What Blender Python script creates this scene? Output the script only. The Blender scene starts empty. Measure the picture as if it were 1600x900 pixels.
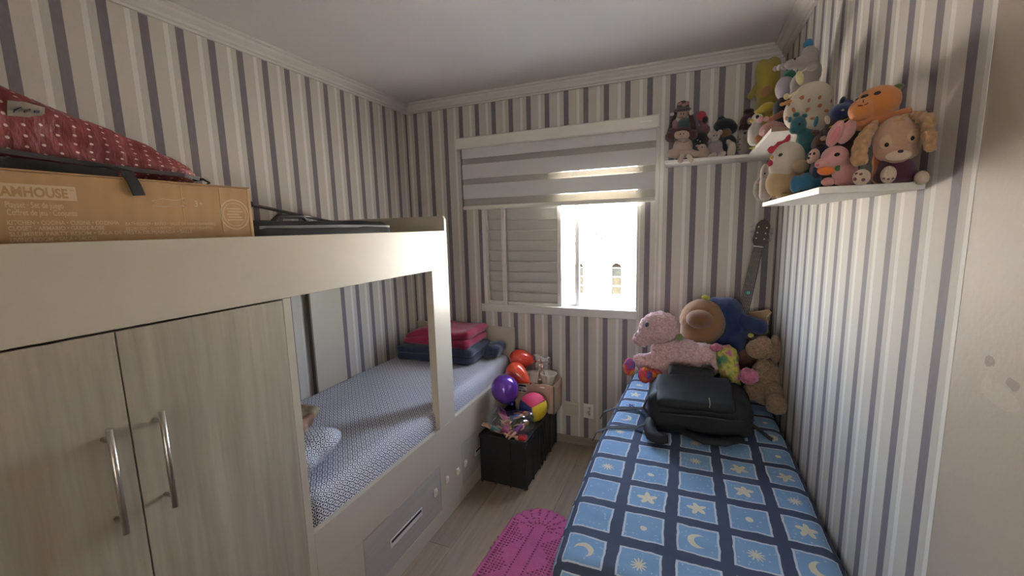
import bpy, bmesh, math, random
from mathutils import Vector, Matrix, noise as mnoise
random.seed(7)
S = bpy.context.scene
C = S.collection
PI = math.pi

# ------------------------------------------------------------------ camera, world, sun, lights, exposure
H = 1.564                                   # eye height
FPX = 657.51                                # focal length in pixels of a 1600 px wide frame
RT = Vector((0.9233382527, 0.3831332888, -0.0255998840))
UP = Vector((-0.0307788917, 0.1403003987, 0.9896304653))
FW = Vector((-0.3827520488, 0.9129757287, -0.1413371430))
EYE = Vector((0, 0, H))
cam_d = bpy.data.cameras.new('camera')
cam_d.sensor_width = 36.0
cam_d.lens = FPX / 1600 * 36.0
cam_d.clip_start = 0.02
cam = bpy.data.objects.new('camera', cam_d)
C.objects.link(cam)
mw = Matrix((RT, UP, -FW)).transposed().to_4x4()
mw.translation = EYE
cam.matrix_world = mw
S.camera = cam

world = bpy.data.worlds.new('sky')
S.world = world
world.use_nodes = True
wn = world.node_tree
bg = wn.nodes['Background']
sky = wn.nodes.new('ShaderNodeTexSky')
sky.sky_type = 'NISHITA'
sky.sun_disc = False
sky.sun_elevation = math.radians(48)
sky.sun_rotation = math.radians(170)
sky.air_density = 1.0
sky.dust_density = 1.5
hz = wn.nodes.new('ShaderNodeHueSaturation'); hz.inputs['Saturation'].default_value = .6
wn.links.new(sky.outputs[0], hz.inputs['Color']); wn.links.new(hz.outputs[0], bg.inputs[0])
bg.inputs[1].default_value = 1.15

sun_d = bpy.data.lights.new('sun', 'SUN')
sun_d.energy = 17.0
sun_d.angle = math.radians(0.6)
sun_d.color = (1.0, 0.93, 0.82)
sun = bpy.data.objects.new('sun', sun_d)
C.objects.link(sun)
sun.rotation_euler = Vector((0.18, 0.62, -0.76)).to_track_quat('-Z', 'Y').to_euler()

S.view_settings.view_transform = 'Standard'
S.view_settings.look = 'None'
S.view_settings.gamma = 1.0
S.view_settings.use_curve_mapping = False
S.view_settings.exposure = 2.85
S.cycles.use_denoising = True
S.cycles.max_bounces = 14
S.cycles.diffuse_bounces = 10
S.cycles.caustics_reflective = False
S.cycles.caustics_refractive = False
S.cycles.sample_clamp_indirect = 6.0

# ------------------------------------------------------------------ helpers
def proj(P):
    d = P - EYE
    z = d.dot(FW)
    return Vector((800 + FPX * d.dot(RT) / z, 450 - FPX * d.dot(UP) / z))
def at(px, py, ax, val):
    """the point of the plane ax = val that is seen at pixel (px, py) of a 1600 x 900 frame"""
    d = RT * ((px - 800) / FPX) - UP * ((py - 450) / FPX) + FW
    i = 'xyz'.index(ax)
    return EYE + d * ((val - EYE[i]) / d[i])

class X:
    """shader value with arithmetic, builds Math nodes"""
    def __init__(s, nt, out): s.nt, s.o = nt, out
    def _m(s, op, *a):
        n = s.nt.nodes.new('ShaderNodeMath'); n.operation = op
        for i, v in enumerate((s,) + a):
            if isinstance(v, X): s.nt.links.new(v.o, n.inputs[i])
            else: n.inputs[i].default_value = v
        return X(s.nt, n.outputs[0])
    def __add__(s, o): return s._m('ADD', o)
    __radd__ = __add__
    def __sub__(s, o): return s._m('SUBTRACT', o)
    def __rsub__(s, o): return (s * -1.0) + o
    def __mul__(s, o): return s._m('MULTIPLY', o)
    __rmul__ = __mul__
    def __truediv__(s, o): return s._m('DIVIDE', o)
    def lt(s, o): return s._m('LESS_THAN', o)
    def gt(s, o): return s._m('GREATER_THAN', o)
    def fract(s): return s._m('FRACT')
    def floor(s): return s._m('FLOOR')
    def abs(s): return s._m('ABSOLUTE')
    def sqrt(s): return s._m('SQRT')
    def cos(s): return s._m('COSINE')
    def sin(s): return s._m('SINE')
    def atan2(s, o): return s._m('ARCTAN2', o)
    def mx(s, o): return s._m('MAXIMUM', o)
    def mn(s, o): return s._m('MINIMUM', o)
    def mod(s, o): return s._m('FLOORED_MODULO', o)

class Mat:
    def __init__(s, name, col=(.8, .8, .8), rough=.6, metal=0.0, spec=.5):
        s.m = bpy.data.materials.new(name); s.m.use_nodes = True
        s.nt = s.m.node_tree; s.b = s.nt.nodes['Principled BSDF']
        s.b.inputs['Base Color'].default_value = (*col, 1)
        s.b.inputs['Roughness'].default_value = rough
        s.b.inputs['Metallic'].default_value = metal
        s.b.inputs['Specular IOR Level'].default_value = spec
        s._co = {}
    def co(s, kind='Object'):
        if kind not in s._co:
            n = s.nt.nodes.new('ShaderNodeTexCoord')
            s._co[kind] = n.outputs[kind]
        return s._co[kind]
    def xyz(s, kind='Object'):
        n = s.nt.nodes.new('ShaderNodeSeparateXYZ'); s.nt.links.new(s.co(kind), n.inputs[0])
        return [X(s.nt, o) for o in n.outputs]
    def noise(s, scale=10, detail=2, stretch=None, kind='Object', rough=.5):
        n = s.nt.nodes.new('ShaderNodeTexNoise'); n.inputs['Scale'].default_value = scale
        n.inputs['Detail'].default_value = detail; n.inputs['Roughness'].default_value = rough
        v = s.co(kind)
        if stretch:
            mp = s.nt.nodes.new('ShaderNodeMapping'); mp.inputs['Scale'].default_value = stretch
            s.nt.links.new(v, mp.inputs[0]); v = mp.outputs[0]
        s.nt.links.new(v, n.inputs['Vector'])
        return X(s.nt, n.outputs['Fac'])
    def mix(s, a, b, f):
        n = s.nt.nodes.new('ShaderNodeMix'); n.data_type = 'RGBA'
        for k, v in ((6, a), (7, b)):
            if isinstance(v, tuple): n.inputs[k].default_value = (*v, 1)
            else: s.nt.links.new(v, n.inputs[k])
        if isinstance(f, X): s.nt.links.new(f.o, n.inputs[0])
        else: n.inputs[0].default_value = f
        return n.outputs[2]
    def color(s, out): s.nt.links.new(out, s.b.inputs['Base Color']); return s
    def rough(s, x): s.nt.links.new(x.o, s.b.inputs['Roughness']); return s
    def bump(s, x, strength=.3, dist=.002):
        n = s.nt.nodes.new('ShaderNodeBump'); n.inputs['Strength'].default_value = strength
        n.inputs['Distance'].default_value = dist
        s.nt.links.new(x.o, n.inputs['Height']); s.nt.links.new(n.outputs[0], s.b.inputs['Normal']); return s

def plain(name, col, rough=.6, metal=0.0, var=.06, scale=14, bump=0.0, spec=.5):
    m = Mat(name, col, rough, metal, spec)
    nz = m.noise(scale, 3)
    m.color(m.mix(tuple(max(0, c * (1 - var)) for c in col), tuple(min(1, c * (1 + var)) for c in col), nz))
    if bump: m.bump(m.noise(scale * 8, 3), bump, .002)
    return m
def furmat(col):
    """curly pile: tufts lighter in the middle and darker between"""
    k = (tuple(col), 'fur')
    if k not in _plush:
        m = Mat('curly_plush_%d' % len(_plush), col, .95, spec=.05)
        v = m.nt.nodes.new('ShaderNodeTexVoronoi'); v.inputs['Scale'].default_value = 95; v.feature = 'SMOOTH_F1'
        m.nt.links.new(m.co('Object'), v.inputs['Vector']); d = X(m.nt, v.outputs['Distance'])
        nz = m.noise(260, 3, rough=.7); n2 = m.noise(18, 2)
        f = (1.0 - d * 1.1) * .6 + nz * .25 + n2 * .15
        m.color(m.mix(tuple(c * .45 for c in col), tuple(min(1, c * 1.35) for c in col), f))
        m.bump(f, 1.0, .008); m.b.inputs['Sheen Weight'].default_value = .3
        _plush[k] = m
    return _plush[k]
_plush = {}
def plushmat(col, fur=420, strength=.5):
    k = (tuple(col), fur)
    if k not in _plush:
        m = Mat('plush_%d' % len(_plush), col, .95, spec=.1)
        nz = m.noise(fur, 4, rough=.7); n2 = m.noise(25, 2)
        f = nz * .75 + n2 * .25
        m.color(m.mix(tuple(c * .72 for c in col), tuple(min(1, c * 1.22) for c in col), f))
        m.bump(nz, strength, .004)
        m.b.inputs['Sheen Weight'].default_value = .25
        m.b.inputs['Sheen Roughness'].default_value = .6
        _plush[k] = m
    return _plush[k]

def obj(name, bm, mat=None, parent=None, smooth=False, loc=None):
    me = bpy.data.meshes.new(name)
    bm.normal_update()
    bm.to_mesh(me); bm.free()
    if smooth:
        for p in me.polygons: p.use_smooth = len(p.vertices) <= 4
    o = bpy.data.objects.new(name, me); C.objects.link(o)
    if mat: me.materials.append(mat.m if isinstance(mat, Mat) else mat)
    if parent: o.parent = parent
    if loc is not None: o.location = loc
    return o
def thing(name, label, cat, loc=(0, 0, 0), rotz=0, group=None):
    o = bpy.data.objects.new(name, None); C.objects.link(o)
    o.empty_display_size = .05
    o.location = loc; o.rotation_euler = (0, 0, rotz)
    o['label'] = label; o['category'] = cat
    if group: o['group'] = group
    return o
def tag(o, label, cat, group=None):
    o['label'] = label; o['category'] = cat
    if group: o['group'] = group
    return o
def struct(name, bm, mat, label=None, parent=None, smooth=False):
    o = obj(name, bm, mat, parent, smooth)
    if not parent:
        o['kind'] = 'structure'
        if label: o['label'] = label
    return o
def nb(): return bmesh.new()
def bx(bm, x0, x1, y0, y1, z0, z1, bev=0, seg=2):
    r = bmesh.ops.create_cube(bm, size=1)
    vs = r['verts']
    bmesh.ops.scale(bm, vec=(x1 - x0, y1 - y0, z1 - z0), verts=vs)
    bmesh.ops.translate(bm, vec=((x0 + x1) / 2, (y0 + y1) / 2, (z0 + z1) / 2), verts=vs)
    if bev:
        es = list({e for v in vs for e in v.link_edges})
        bmesh.ops.bevel(bm, geom=es, offset=bev, segments=seg, affect='EDGES', profile=.5)
    return bm
def box(*a, **k): return bx(nb(), *a, **k)
def ell(bm, c, r, rot=None, u=16, v=10):
    q = bmesh.ops.create_uvsphere(bm, u_segments=u, v_segments=v, radius=1)
    M = Matrix.Translation(Vector(c)) @ (rot.to_4x4() if rot else Matrix()) @ Matrix.Diagonal((r[0], r[1], r[2], 1))
    bmesh.ops.transform(bm, matrix=M, verts=q['verts'])
    return q['verts']
def tube(bm, pts, rad, seg=10, cap=True, flat=None):
    """round bar along pts; rad a number or one per point; flat scales the second axis"""
    pts = [Vector(p) for p in pts]
    if not isinstance(rad, (list, tuple)): rad = [rad] * len(pts)
    rings = []
    ref = None
    for i, p in enumerate(pts):
        t = (pts[min(i + 1, len(pts) - 1)] - pts[max(i - 1, 0)]).normalized()
        if ref is None:
            ref = Vector((0, 0, 1)) if abs(t.z) < .9 else Vector((0, 1, 0))
        a = (ref - t * ref.dot(t)).normalized(); b = t.cross(a); ref = a
        fl = flat or 1
        rings.append([bm.verts.new(p + (a * math.cos(2 * PI * k / seg) * fl + b * math.sin(2 * PI * k / seg)) * rad[i]) for k in range(seg)])
    for i in range(len(rings) - 1):
        for k in range(seg):
            bm.faces.new((rings[i][k], rings[i][(k + 1) % seg], rings[i + 1][(k + 1) % seg], rings[i + 1][k]))
    if cap:
        bm.faces.new(list(reversed(rings[0]))); bm.faces.new(rings[-1])
    return bm
def ribbon(bm, pts, width, side, thick=.002):
    """flat band along pts, width along the vector side"""
    pts = [Vector(p) for p in pts]; s = Vector(side).normalized() * width / 2
    rows = []
    for i, p in enumerate(pts):
        t = (pts[min(i + 1, len(pts) - 1)] - pts[max(i - 1, 0)]).normalized()
        n = t.cross(s).normalized() * thick / 2
        rows.append([bm.verts.new(q) for q in (p - s - n, p + s - n, p + s + n, p - s + n)])
    for a, b in zip(rows, rows[1:]):
        for k in range(4): bm.faces.new((a[k], a[(k + 1) % 4], b[(k + 1) % 4], b[k]))
    bm.faces.new(list(reversed(rows[0]))); bm.faces.new(rows[-1])
    return bm
def prism(bm, poly, axis, a, b):
    """poly of 2D points extruded along axis from a to b; 2D order is the other two axes"""
    def P(q, t):
        return {'x': (t, q[0], q[1]), 'y': (q[0], t, q[1]), 'z': (q[0], q[1], t)}[axis]
    v0 = [bm.verts.new(P(q, a)) for q in poly]; v1 = [bm.verts.new(P(q, b)) for q in poly]
    bm.faces.new(v0); bm.faces.new(list(reversed(v1)))
    n = len(poly)
    for i in range(n): bm.faces.new((v0[i], v1[i], v1[(i + 1) % n], v0[(i + 1) % n]))
    bmesh.ops.recalc_face_normals(bm, faces=bm.faces)
    return bm
def lathe(bm, prof, c=(0, 0, 0), seg=20):
    rings = []
    for r, z in prof:
        rings.append([bm.verts.new((c[0] + r * math.cos(2 * PI * k / seg), c[1] + r * math.sin(2 * PI * k / seg), c[2] + z)) for k in range(seg)])
    for i in range(len(rings) - 1):
        for k in range(seg): bm.faces.new((rings[i][k], rings[i][(k + 1) % seg], rings[i + 1][(k + 1) % seg], rings[i + 1][k]))
    bm.faces.new(list(reversed(rings[0]))); bm.faces.new(rings[-1])
    return bm
def pillow(x0, x1, y0, y1, z0, z1, r, nx=40, ny=60, nz=8, fn=None, uv=True):
    """rounded soft block with a UV map that runs over its edges like cloth; fn(p, n) moves a vertex"""
    bm = nb(); lay = bm.loops.layers.uv.new('UVMap')
    cx, cy, cz = (x0 + x1) / 2, (y0 + y1) / 2, (z0 + z1) / 2
    sx, sy, sz = (x1 - x0) / 2, (y1 - y0) / 2, (z1 - z0) / 2
    vd = {}
    def vert(i, j, k):
        key = (i, j, k)
        if key not in vd:
            q = Vector(((i / nx * 2 - 1) * sx, (j / ny * 2 - 1) * sy, (k / nz * 2 - 1) * sz))
            inner = Vector((max(-sx + r, min(sx - r, q.x)), max(-sy + r, min(sy - r, q.y)), max(-sz + r, min(sz - r, q.z))))
            d = q - inner
            n = d.normalized() if d.length > 1e-9 else Vector((0, 0, 1))
            P = inner + n * r if d.length > 1e-9 else q
            P += Vector((cx, cy, cz))
            if fn: P = fn(P, n)
            v = bm.verts.new(P); vd[key] = v
        return vd[key]
    def quad(ks, uvs):
        f = bm.faces.new([vert(*k) for k in ks])
        for l, t in zip(f.loops, uvs): l[lay].uv = t
    def X_(i): return x0 + (x1 - x0) * i / nx
    def Y_(j): return y0 + (y1 - y0) * j / ny
    def Z_(k): return z0 + (z1 - z0) * k / nz
    for i in range(nx):
        for j in range(ny):
            ks = [(i, j), (i + 1, j), (i + 1, j + 1), (i, j + 1)]
            quad([(a, b, nz) for a, b in ks], [(X_(a), Y_(b)) for a, b in ks])
            quad([(a, b, 0) for a, b in reversed(ks)], [(X_(a), Y_(b)) for a, b in reversed(ks)])
    for k in range(nz):
        for j in range(ny):
            ks = [(j, k), (j, k + 1), (j + 1, k + 1), (j + 1, k)]
            quad([(0, a, b) for a, b in ks], [(x0 - (z1 - Z_(b)), Y_(a)) for a, b in ks])
            ks.reverse()
            quad([(nx, a, b) for a, b in ks], [(x1 + (z1 - Z_(b)), Y_(a)) for a, b in ks])
        for i in range(nx):
            ks = [(i, k), (i + 1, k), (i + 1, k + 1), (i, k + 1)]
            quad([(a, 0, b) for a, b in ks], [(X_(a), y0 - (z1 - Z_(b))) for a, b in ks])
            ks.reverse()
            quad([(a, ny, b) for a, b in ks], [(X_(a), y1 + (z1 - Z_(b))) for a, b in ks])
    return bm
def fbm(p, s): return mnoise.noise(Vector(p) * s)

# ------------------------------------------------------------------ dimensions of the room
XL, XR, YB, YF, ZC = -2.023, 0.457, 2.819, -0.75, 2.505
ZCR = 2.440                                  # lower edge of the cornice
XB = -1.166                                  # front of the bunk unit

# ------------------------------------------------------------------ materials of the setting
def wallpaper(name, axis, off, sign, end=None):
    m = Mat(name, (.6, .55, .48), .72, spec=.25)
    x, y, z = m.xyz('Object')
    t = {'x': x, 'y': y}[axis]
    f = ((t - off) * (sign / .1310)).fract()
    w = m.noise(5, 2, stretch=(1, 1, .15)); g = m.noise(160, 3, stretch=(1, 1, .25))
    base = m.mix((.49, .45, .405), (.57, .53, .48), w * .6 + g * .4)
    pale = m.mix((.62, .595, .55), (.70, .67, .625), g)
    dark = m.mix((.165, .142, .160), (.225, .195, .215), g)
    c = m.mix(base, pale, f.gt(.66) * f.lt(.80))
    c = m.mix(c, m.mix((.46, .43, .39), (.55, .52, .47), g), f.gt(.80))
    c = m.mix(c, dark, f.lt(.25))
    m.color(c); m.bump(g, .15, .001)
    return m
M_wl = wallpaper('wallpaper_left', 'y', 1.620, 1)
M_wb = wallpaper('wallpaper_back', 'x', -1.960, 1)
M_wr = wallpaper('wallpaper_right', 'y', 1.040, 1)
M_paint = Mat('beige_paint', (.40, .335, .265), .6, spec=.4)
_n = M_paint.noise(3, 4); _x, _y, _z = M_paint.xyz('Object')
_pc = M_paint.mix((.36, .30, .235), (.45, .38, .305), _n); _wb = (M_paint.noise(60, 3) - .5) * .012
for _cy, _cz, _ry, _rz, _cc in ((.903, 1.329, .013, .010, (.24, .19, .15)), (.846, 1.312, .016, .008, (.27, .215, .17)), (.872, 1.284, .045, .018, (.44, .375, .30)), (.903, 1.29, .012, .014, (.44, .375, .30))):
    _a = (_y - _cy + _wb) / _ry; _b = (_z - _cz + _wb) / _rz
    _pc = M_paint.mix(_pc, _cc, (_a * _a + _b * _b).lt(1.0) * .75)
M_paint.color(_pc); M_paint.bump(M_paint.noise(90, 3), .25, .002)
M_ceil = plain('ceiling_paint', (.62, .60, .58), .85, var=.03, scale=3)
M_white = plain('white_plaster', (.68, .655, .62), .6, var=.02)
M_lam = Mat('cream_laminate', (.66, .60, .50), .38)
_n = M_lam.noise(6, 3, stretch=(1, .3, 1)); M_lam.color(M_lam.mix((.465, .415, .33), (.52, .47, .385), _n))
def woodmat(name, c0, c1, rough, along='z', sc=9):
    m = Mat(name, c0, rough)
    st = {'z': (6, 6, .35), 'y': (6, .35, 6), 'x': (.35, 6, 6)}[along]
    a = m.noise(sc, 4, stretch=st, rough=.65); b = m.noise(sc * 4.5, 3, stretch=st)
    f = (a * 1.6 - .3) * .7 + b * .3
    m.color(m.mix(c0, c1, f)); m.bump(b, .1, .001)
    return m
M_door = woodmat('grey_oak_doors', (.235, .20, .15), (.49, .44, .35), .42, 'z', 4)
M_drawer = woodmat('grey_oak_drawers', (.33, .31, .275), (.46, .43, .39), .42, 'y', 5)
M_planks = [woodmat('laminate_plank_%d' % i, tuple(c * k for c in (.16, .112, .075)), tuple(c * k for c in (.37, .285, .205)), .32, 'y', 5) for i, k in enumerate((.92, 1.0, 1.1))]
M_steel = plain('brushed_steel', (.55, .52, .48), .3, 1.0, var=.05)
M_chrome = plain('chrome', (.75, .75, .76), .15, 1.0, var=.02)
M_black = plain('black_shadow_gap', (.02, .02, .02), .8)
M_alu = plain('white_window_metal', (.60, .575, .53), .45, var=.03)
M_shut = plain('shutter_metal', (.50, .48, .435), .5, var=.05, scale=5)
M_plastic = plain('white_plastic', (.70, .67, .60), .35, var=.03)

# ------------------------------------------------------------------ floor, walls, ceiling
fl = struct('floor', box(XL - .1, XR + .1, YF - .1, YB + .1, -.06, -.008), M_black, 'grey brown laminate floor')
pw = .197
pm = [nb() for _ in range(1)]
plank_me = {}
i = 0
x = XL
row = 0
while x < XR - .001:
    x1 = min(x + pw, XR)
    y = YF - (.55 if row % 2 else .2)
    while y < YB:
        y0, y1 = max(y, YF), min(y + 1.28, YB)
        key = (round(x1 - x, 3), round(y1 - y0, 3))
        pl = obj('plank', box(0, x1 - x - .0012, 0, y1 - y0 - .0012, -.008, 0, bev=.0008, seg=1), M_planks[(row * 2 + i) % 3], fl, loc=(x, y0, 0))
        y += 1.28; i += 1
    x = x1; row += 1
# ceiling
struct('ceiling', box(XL - .1, XR + .1, YF - .1, YB + .1, ZC, ZC + .08), M_ceil, 'plain off white ceiling')
# walls
struct('wall_left', box(XL - .1, XL, YF - .1, YB + .1, -.06, ZC), M_wl, 'striped wallpaper wall behind the bunk unit')
wr = struct('wall_right', box(XR, XR + .1, 1.0, YB + .1, -.06, ZC), M_wr, 'striped wallpaper wall beside the blue bed')
struct('wall_right', box(XR + .0008, XR + .1, YF - .1, 1.0, -.06, ZC), M_paint, 'bare beige painted end of the right wall')
WX0, WX1, WZ0, WZ1 = -1.41, -0.295, .99, 2.06   # window opening
b = nb()
bx(b, XL - .1, WX0, YB, YB + .14, -.06, ZC); bx(b, WX1, XR + .1, YB, YB + .14, -.06, ZC)
bx(b, WX0, WX1, YB, YB + .14, -.06, WZ0); bx(b, WX0, WX1, YB, YB + .14, WZ1, ZC)
struct('wall_back', b, M_wb, 'striped wallpaper wall around the window')
DX0, DX1, DZ = -.45, .35, 2.1
b = nb()
bx(b, XL - .1, DX0, YF - .1, YF, -.06, ZC); bx(b, DX1, XR + .1, YF - .1, YF, -.06, ZC); bx(b, DX0, DX1, YF - .1, YF, DZ, ZC)
struct('wall_front', b, M_paint, 'painted wall with the doorway behind the viewer')
# cornice: stepped profile
cp = [(0, 0), (.012, 0), (.012, .010), (.022, .014), (.024, .026), (.045, .040), (.050, .050), (.062, .053), (.062, .065), (0, .065)]
M_corn = plain('cornice_plaster', (.60, .57, .53), .7, var=.03)
b = nb(); prism(b, [(XL + u, ZCR + v) for u, v in cp], 'y', YF, YB)
struct('trim_1', b, M_corn, 'stepped white cornice above the left wall')
b = nb(); prism(b, [(XR - u, ZCR + v) for u, v in cp], 'y', YF, YB)
struct('trim_2', b, M_corn, 'stepped white cornice above the right wall')
b = nb(); prism(b, [(YB - u, ZCR + v) for u, v in cp], 'x', XL, XR)
struct('trim_3', b, M_corn, 'stepped white cornice above the window wall')
M_base = woodmat('baseboard_wood', (.22, .175, .135), (.33, .275, .22), .5, 'x', 5)
b = nb(); prism(b, [(YB, 0), (YB - .014, 0), (YB - .014, .045), (YB - .006, .055), (YB, .055)], 'x', XB, XR)
struct('baseboard_back', b, M_base, 'low wooden skirting under the window wall')

# unseen hallway added for fill light, also closes the place behind the viewer
b = nb()
bx(b, -1.4, 1.4, -2.2, -2.1, -.06, ZC); bx(b, -1.5, -1.4, -2.2, YF - .1, -.06, ZC); bx(b, 1.4, 1.5, -2.2, YF - .1, -.06, ZC)
struct('wall_hall', b, M_paint, 'hallway walls behind the viewer')
struct('floor_hall', box(-1.5, 1.5, -2.2, YF, -.06, 0), M_planks[1], 'hallway floor behind the viewer')
struct('ceiling_hall', box(-1.5, 1.5, -2.2, YF - .1, ZC, ZC + .08), M_ceil, 'hallway ceiling behind the viewer')

M_fillglow = Mat('fill_light_glow', (.8, .8, .8), .6); M_fillglow.b.inputs['Emission Color'].default_value = (1, .95, .88, 1); M_fillglow.b.inputs['Emission Strength'].default_value = 1.0
hfill = struct('hall_fill_light', box(-.56, .56, -2.10, -2.085, .84, 2.06, .003), M_white, 'added glowing fill light panel in the hallway behind the viewer')  # unseen glowing panel added to soften the light on the window wall
obj('pane', box(-.5, -.01, -2.0849, -2.080, .9, 2.0), M_fillglow, hfill); obj('pane', box(.01, .5, -2.0849, -2.080, .9, 2.0), M_fillglow, hfill)  # panes are the glowing surfaces of the added fill

# ------------------------------------------------------------------ window with louvred shutter
win = bpy.data.objects.new('window_1', None); C.objects.link(win); win['kind'] = 'structure'; win['label'] = 'white sliding window, louvred shutter on the left, open on the right'
win.location = (WX0, YB, WZ0)
def wpart(name, bm, m, parent=None, smooth=False):
    bmesh.ops.translate(bm, vec=(-WX0, -YB, -WZ0), verts=bm.verts)
    return obj(name, bm, m, parent or win, smooth)
b = nb()
bx(b, WX0, WX0 + .03, YB + .0, YB + .12, WZ0, WZ1, .002); bx(b, WX1 - .012, WX1, YB + .0, YB + .12, WZ0, WZ1, .002)
bx(b, WX0, WX1, YB + .0, YB + .12, WZ1 - .03, WZ1, .002)
wpart('window_frame', b, M_alu)
b = nb(); bx(b, WX0 - .02, WX1 + .004, YB - .012, YB + .12, WZ0 - .045, WZ0 + .012, .003)
wpart('window_sill', b, M_alu)
# shutter sash fixed on the left: narrow louvre column, stile, wide louvre column
SX0, SX1, SX2, SX3 = -1.372, -1.262, -1.232, -.838
b = nb()
for a0, a1 in ((-1.40, SX0), (SX1, SX2)): bx(b, a0, a1, YB + .012, YB + .034, WZ0 + .012, WZ1 - .03, .003)
bx(b, SX0, SX1, YB + .012, YB + .034, WZ0 + .012, WZ0 + .035, .002); bx(b, SX0, SX1, YB + .012, YB + .034, WZ1 - .06, WZ1 - .03, .002)
wpart('shutter_stile', b, M_alu)
b = nb()
bx(b, -.846, -.815, YB + .030, YB + .058, WZ0 + .012, WZ1 - .03, .003)
bx(b, SX2, -.84, YB + .030, YB + .058, WZ0 + .012, WZ0 + .030, .002)
wpart('shutter_frame', b, M_alu)
def slat(x0, x1, z, yo, name):
    b = nb(); prism(b, [(yo + .016, -.004), (yo + .020, 0), (yo + .002, .070), (yo - .010, .070), (yo - .011, .064), (yo + .0, .062)], 'x', x0, x1)
    # prism over (y,z); lift to z
    bmesh.ops.translate(b, vec=(0, YB, z), verts=b.verts)
    return wpart(name, b, M_shut)
nz = 13
for k in range(nz):
    slat(SX0, SX1, WZ0 + .034 + k * .0765, .026, 'slat')
    slat(SX2 - .005, SX3, WZ0 + .028 + k * .0765, .046, 'slat')
wpart('shutter_light_stop', box(-1.385, -.835, YB + .0675, YB + .070, WZ0 + .005, WZ1 - .02), M_shut)  # unseen sheet added behind the slats so no light leaks through
# glass sash: the thin stile that shows right of the shutter and a clear pane on each side of it
b = nb()
bx(b, -.728, -.698, YB + .072, YB + .096, WZ0 + .012, WZ1 - .03, .002)
bx(b, -1.38, -.722, YB + .072, YB + .096, WZ0 + .012, WZ0 + .028, .001)
wpart('glass_sash', b, M_alu)
M_glass = Mat('window_glass', (1, 1, 1), .0)
_nt = M_glass.nt; _tr = _nt.nodes.new('ShaderNodeBsdfTransparent'); _gl = _nt.nodes.new('ShaderNodeBsdfGlossy'); _gl.inputs['Roughness'].default_value = .02
_mx = _nt.nodes.new('ShaderNodeMixShader'); _mx.inputs[0].default_value = .04
_nt.links.new(_tr.outputs[0], _mx.inputs[1]); _nt.links.new(_gl.outputs[0], _mx.inputs[2]); _nt.links.new(_mx.outputs[0], _nt.nodes['Material Output'].inputs[0])
wpart('pane', box(-1.37, -.722, YB + .082, YB + .086, WZ0 + .028, WZ1 - .035), M_glass)

# ------------------------------------------------------------------ zebra roller blind
bl = thing('roller_blind', 'white zebra roller blind half lowered over the window', 'blind', (-.87, YB - .04, 1.70))
def rel(bm, o):
    bmesh.ops.translate(bm, vec=-Vector(o.location), verts=bm.verts); return bm
def part(name, bm, m, parent, smooth=False, root=None):
    return obj(name, rel(bm, root or parent), m, parent, smooth)
M_blindA = Mat('blind_opaque_band', (.60, .595, .585), .85)
_nt = M_blindA.nt
def translucent(m, col, fac):
    nt = m.nt; t = nt.nodes.new('ShaderNodeBsdfTranslucent'); t.inputs[0].default_value = (*col, 1)
    x = nt.nodes.new('ShaderNodeMixShader'); x.inputs[0].default_value = fac
    nt.links.new(m.b.outputs[0], x.inputs[1]); nt.links.new(t.outputs[0], x.inputs[2]); nt.links.new(x.outputs[0], nt.nodes['Material Output'].inputs[0])
translucent(M_blindA, (.6, .58, .55), .06)
_g = M_blindA.noise(700, 2); M_blindA.bump(_g, .2, .001)
M_blindB = Mat('blind_sheer_band', (.40, .39, .37), .85)
translucent(M_blindB, (.75, .68, .55), .22)
b = nb(); prism(b, [(YB, 2.138), (YB - .075, 2.132), (YB - .082, 2.138), (YB - .082, 2.200), (YB - .076, 2.206), (YB, 2.206)], 'x', -1.552, -.184)
cas = part('cassette', b, M_plastic, bl)
part('cassette_end', box(-1.556, -1.552, YB - .080, YB, 2.136, 2.204), M_plastic, bl)
part('cassette_end', box(-.184, -.180, YB - .080, YB, 2.136, 2.204), M_plastic, bl)
M_print = plain('pale_print', (.85, .83, .78), .5, var=.01)
part('maker_mark', box(-.285, -.215, YB - .0832, YB - .0825, 2.170, 2.174), M_print, bl)
zb = 2.14
bands = [('opaque_band', 2.065, 2.14), ('sheer_band', 2.023, 2.065), ('opaque_band', 1.923, 2.023), ('sheer_band', 1.881, 1.923), ('opaque_band', 1.781, 1.881), ('sheer_band', 1.728, 1.781)]
for n_, z0, z1 in bands:
    yo = YB - .044 if n_[0] == 'o' else YB - .038
    part(n_, box(-1.530, -.196, yo - .0008, yo + .0008, z0, z1), M_blindA if n_[0] == 'o' else M_blindB, bl)
part('rear_band', box(-1.530, -.196, YB - .031, YB - .030, 1.95, 2.14), M_blindB, bl)
b = nb(); prism(b, [(YB - .050, 1.703), (YB - .030, 1.703), (YB - .028, 1.712), (YB - .034, 1.730), (YB - .046, 1.730), (YB - .052, 1.712)], 'x', -1.533, -.193)
part('bottom_bar', b, M_plastic, bl)
b = nb()
tube(b, [(-.188, YB - .045, 2.14), (-.187, YB - .042, 1.6), (-.189, YB - .03, 1.2), (-.188, YB - .035, .98)], .0022, 6)
tube(b, [(-.181, YB - .025, 2.14), (-.181, YB - .03, 1.6), (-.184, YB - .025, 1.2), (-.186, YB - .035, .98)], .0022, 6)
part('bead_chain', b, M_plastic, bl)
b = nb(); tube(b, [(-.188, YB - .035, 1.0), (-.188, YB - .035, .95)], [.006, .008], 8)
part('chain_weight', b, Mat('chain_clip', (.35, .5, .42), .3), bl)

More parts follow.
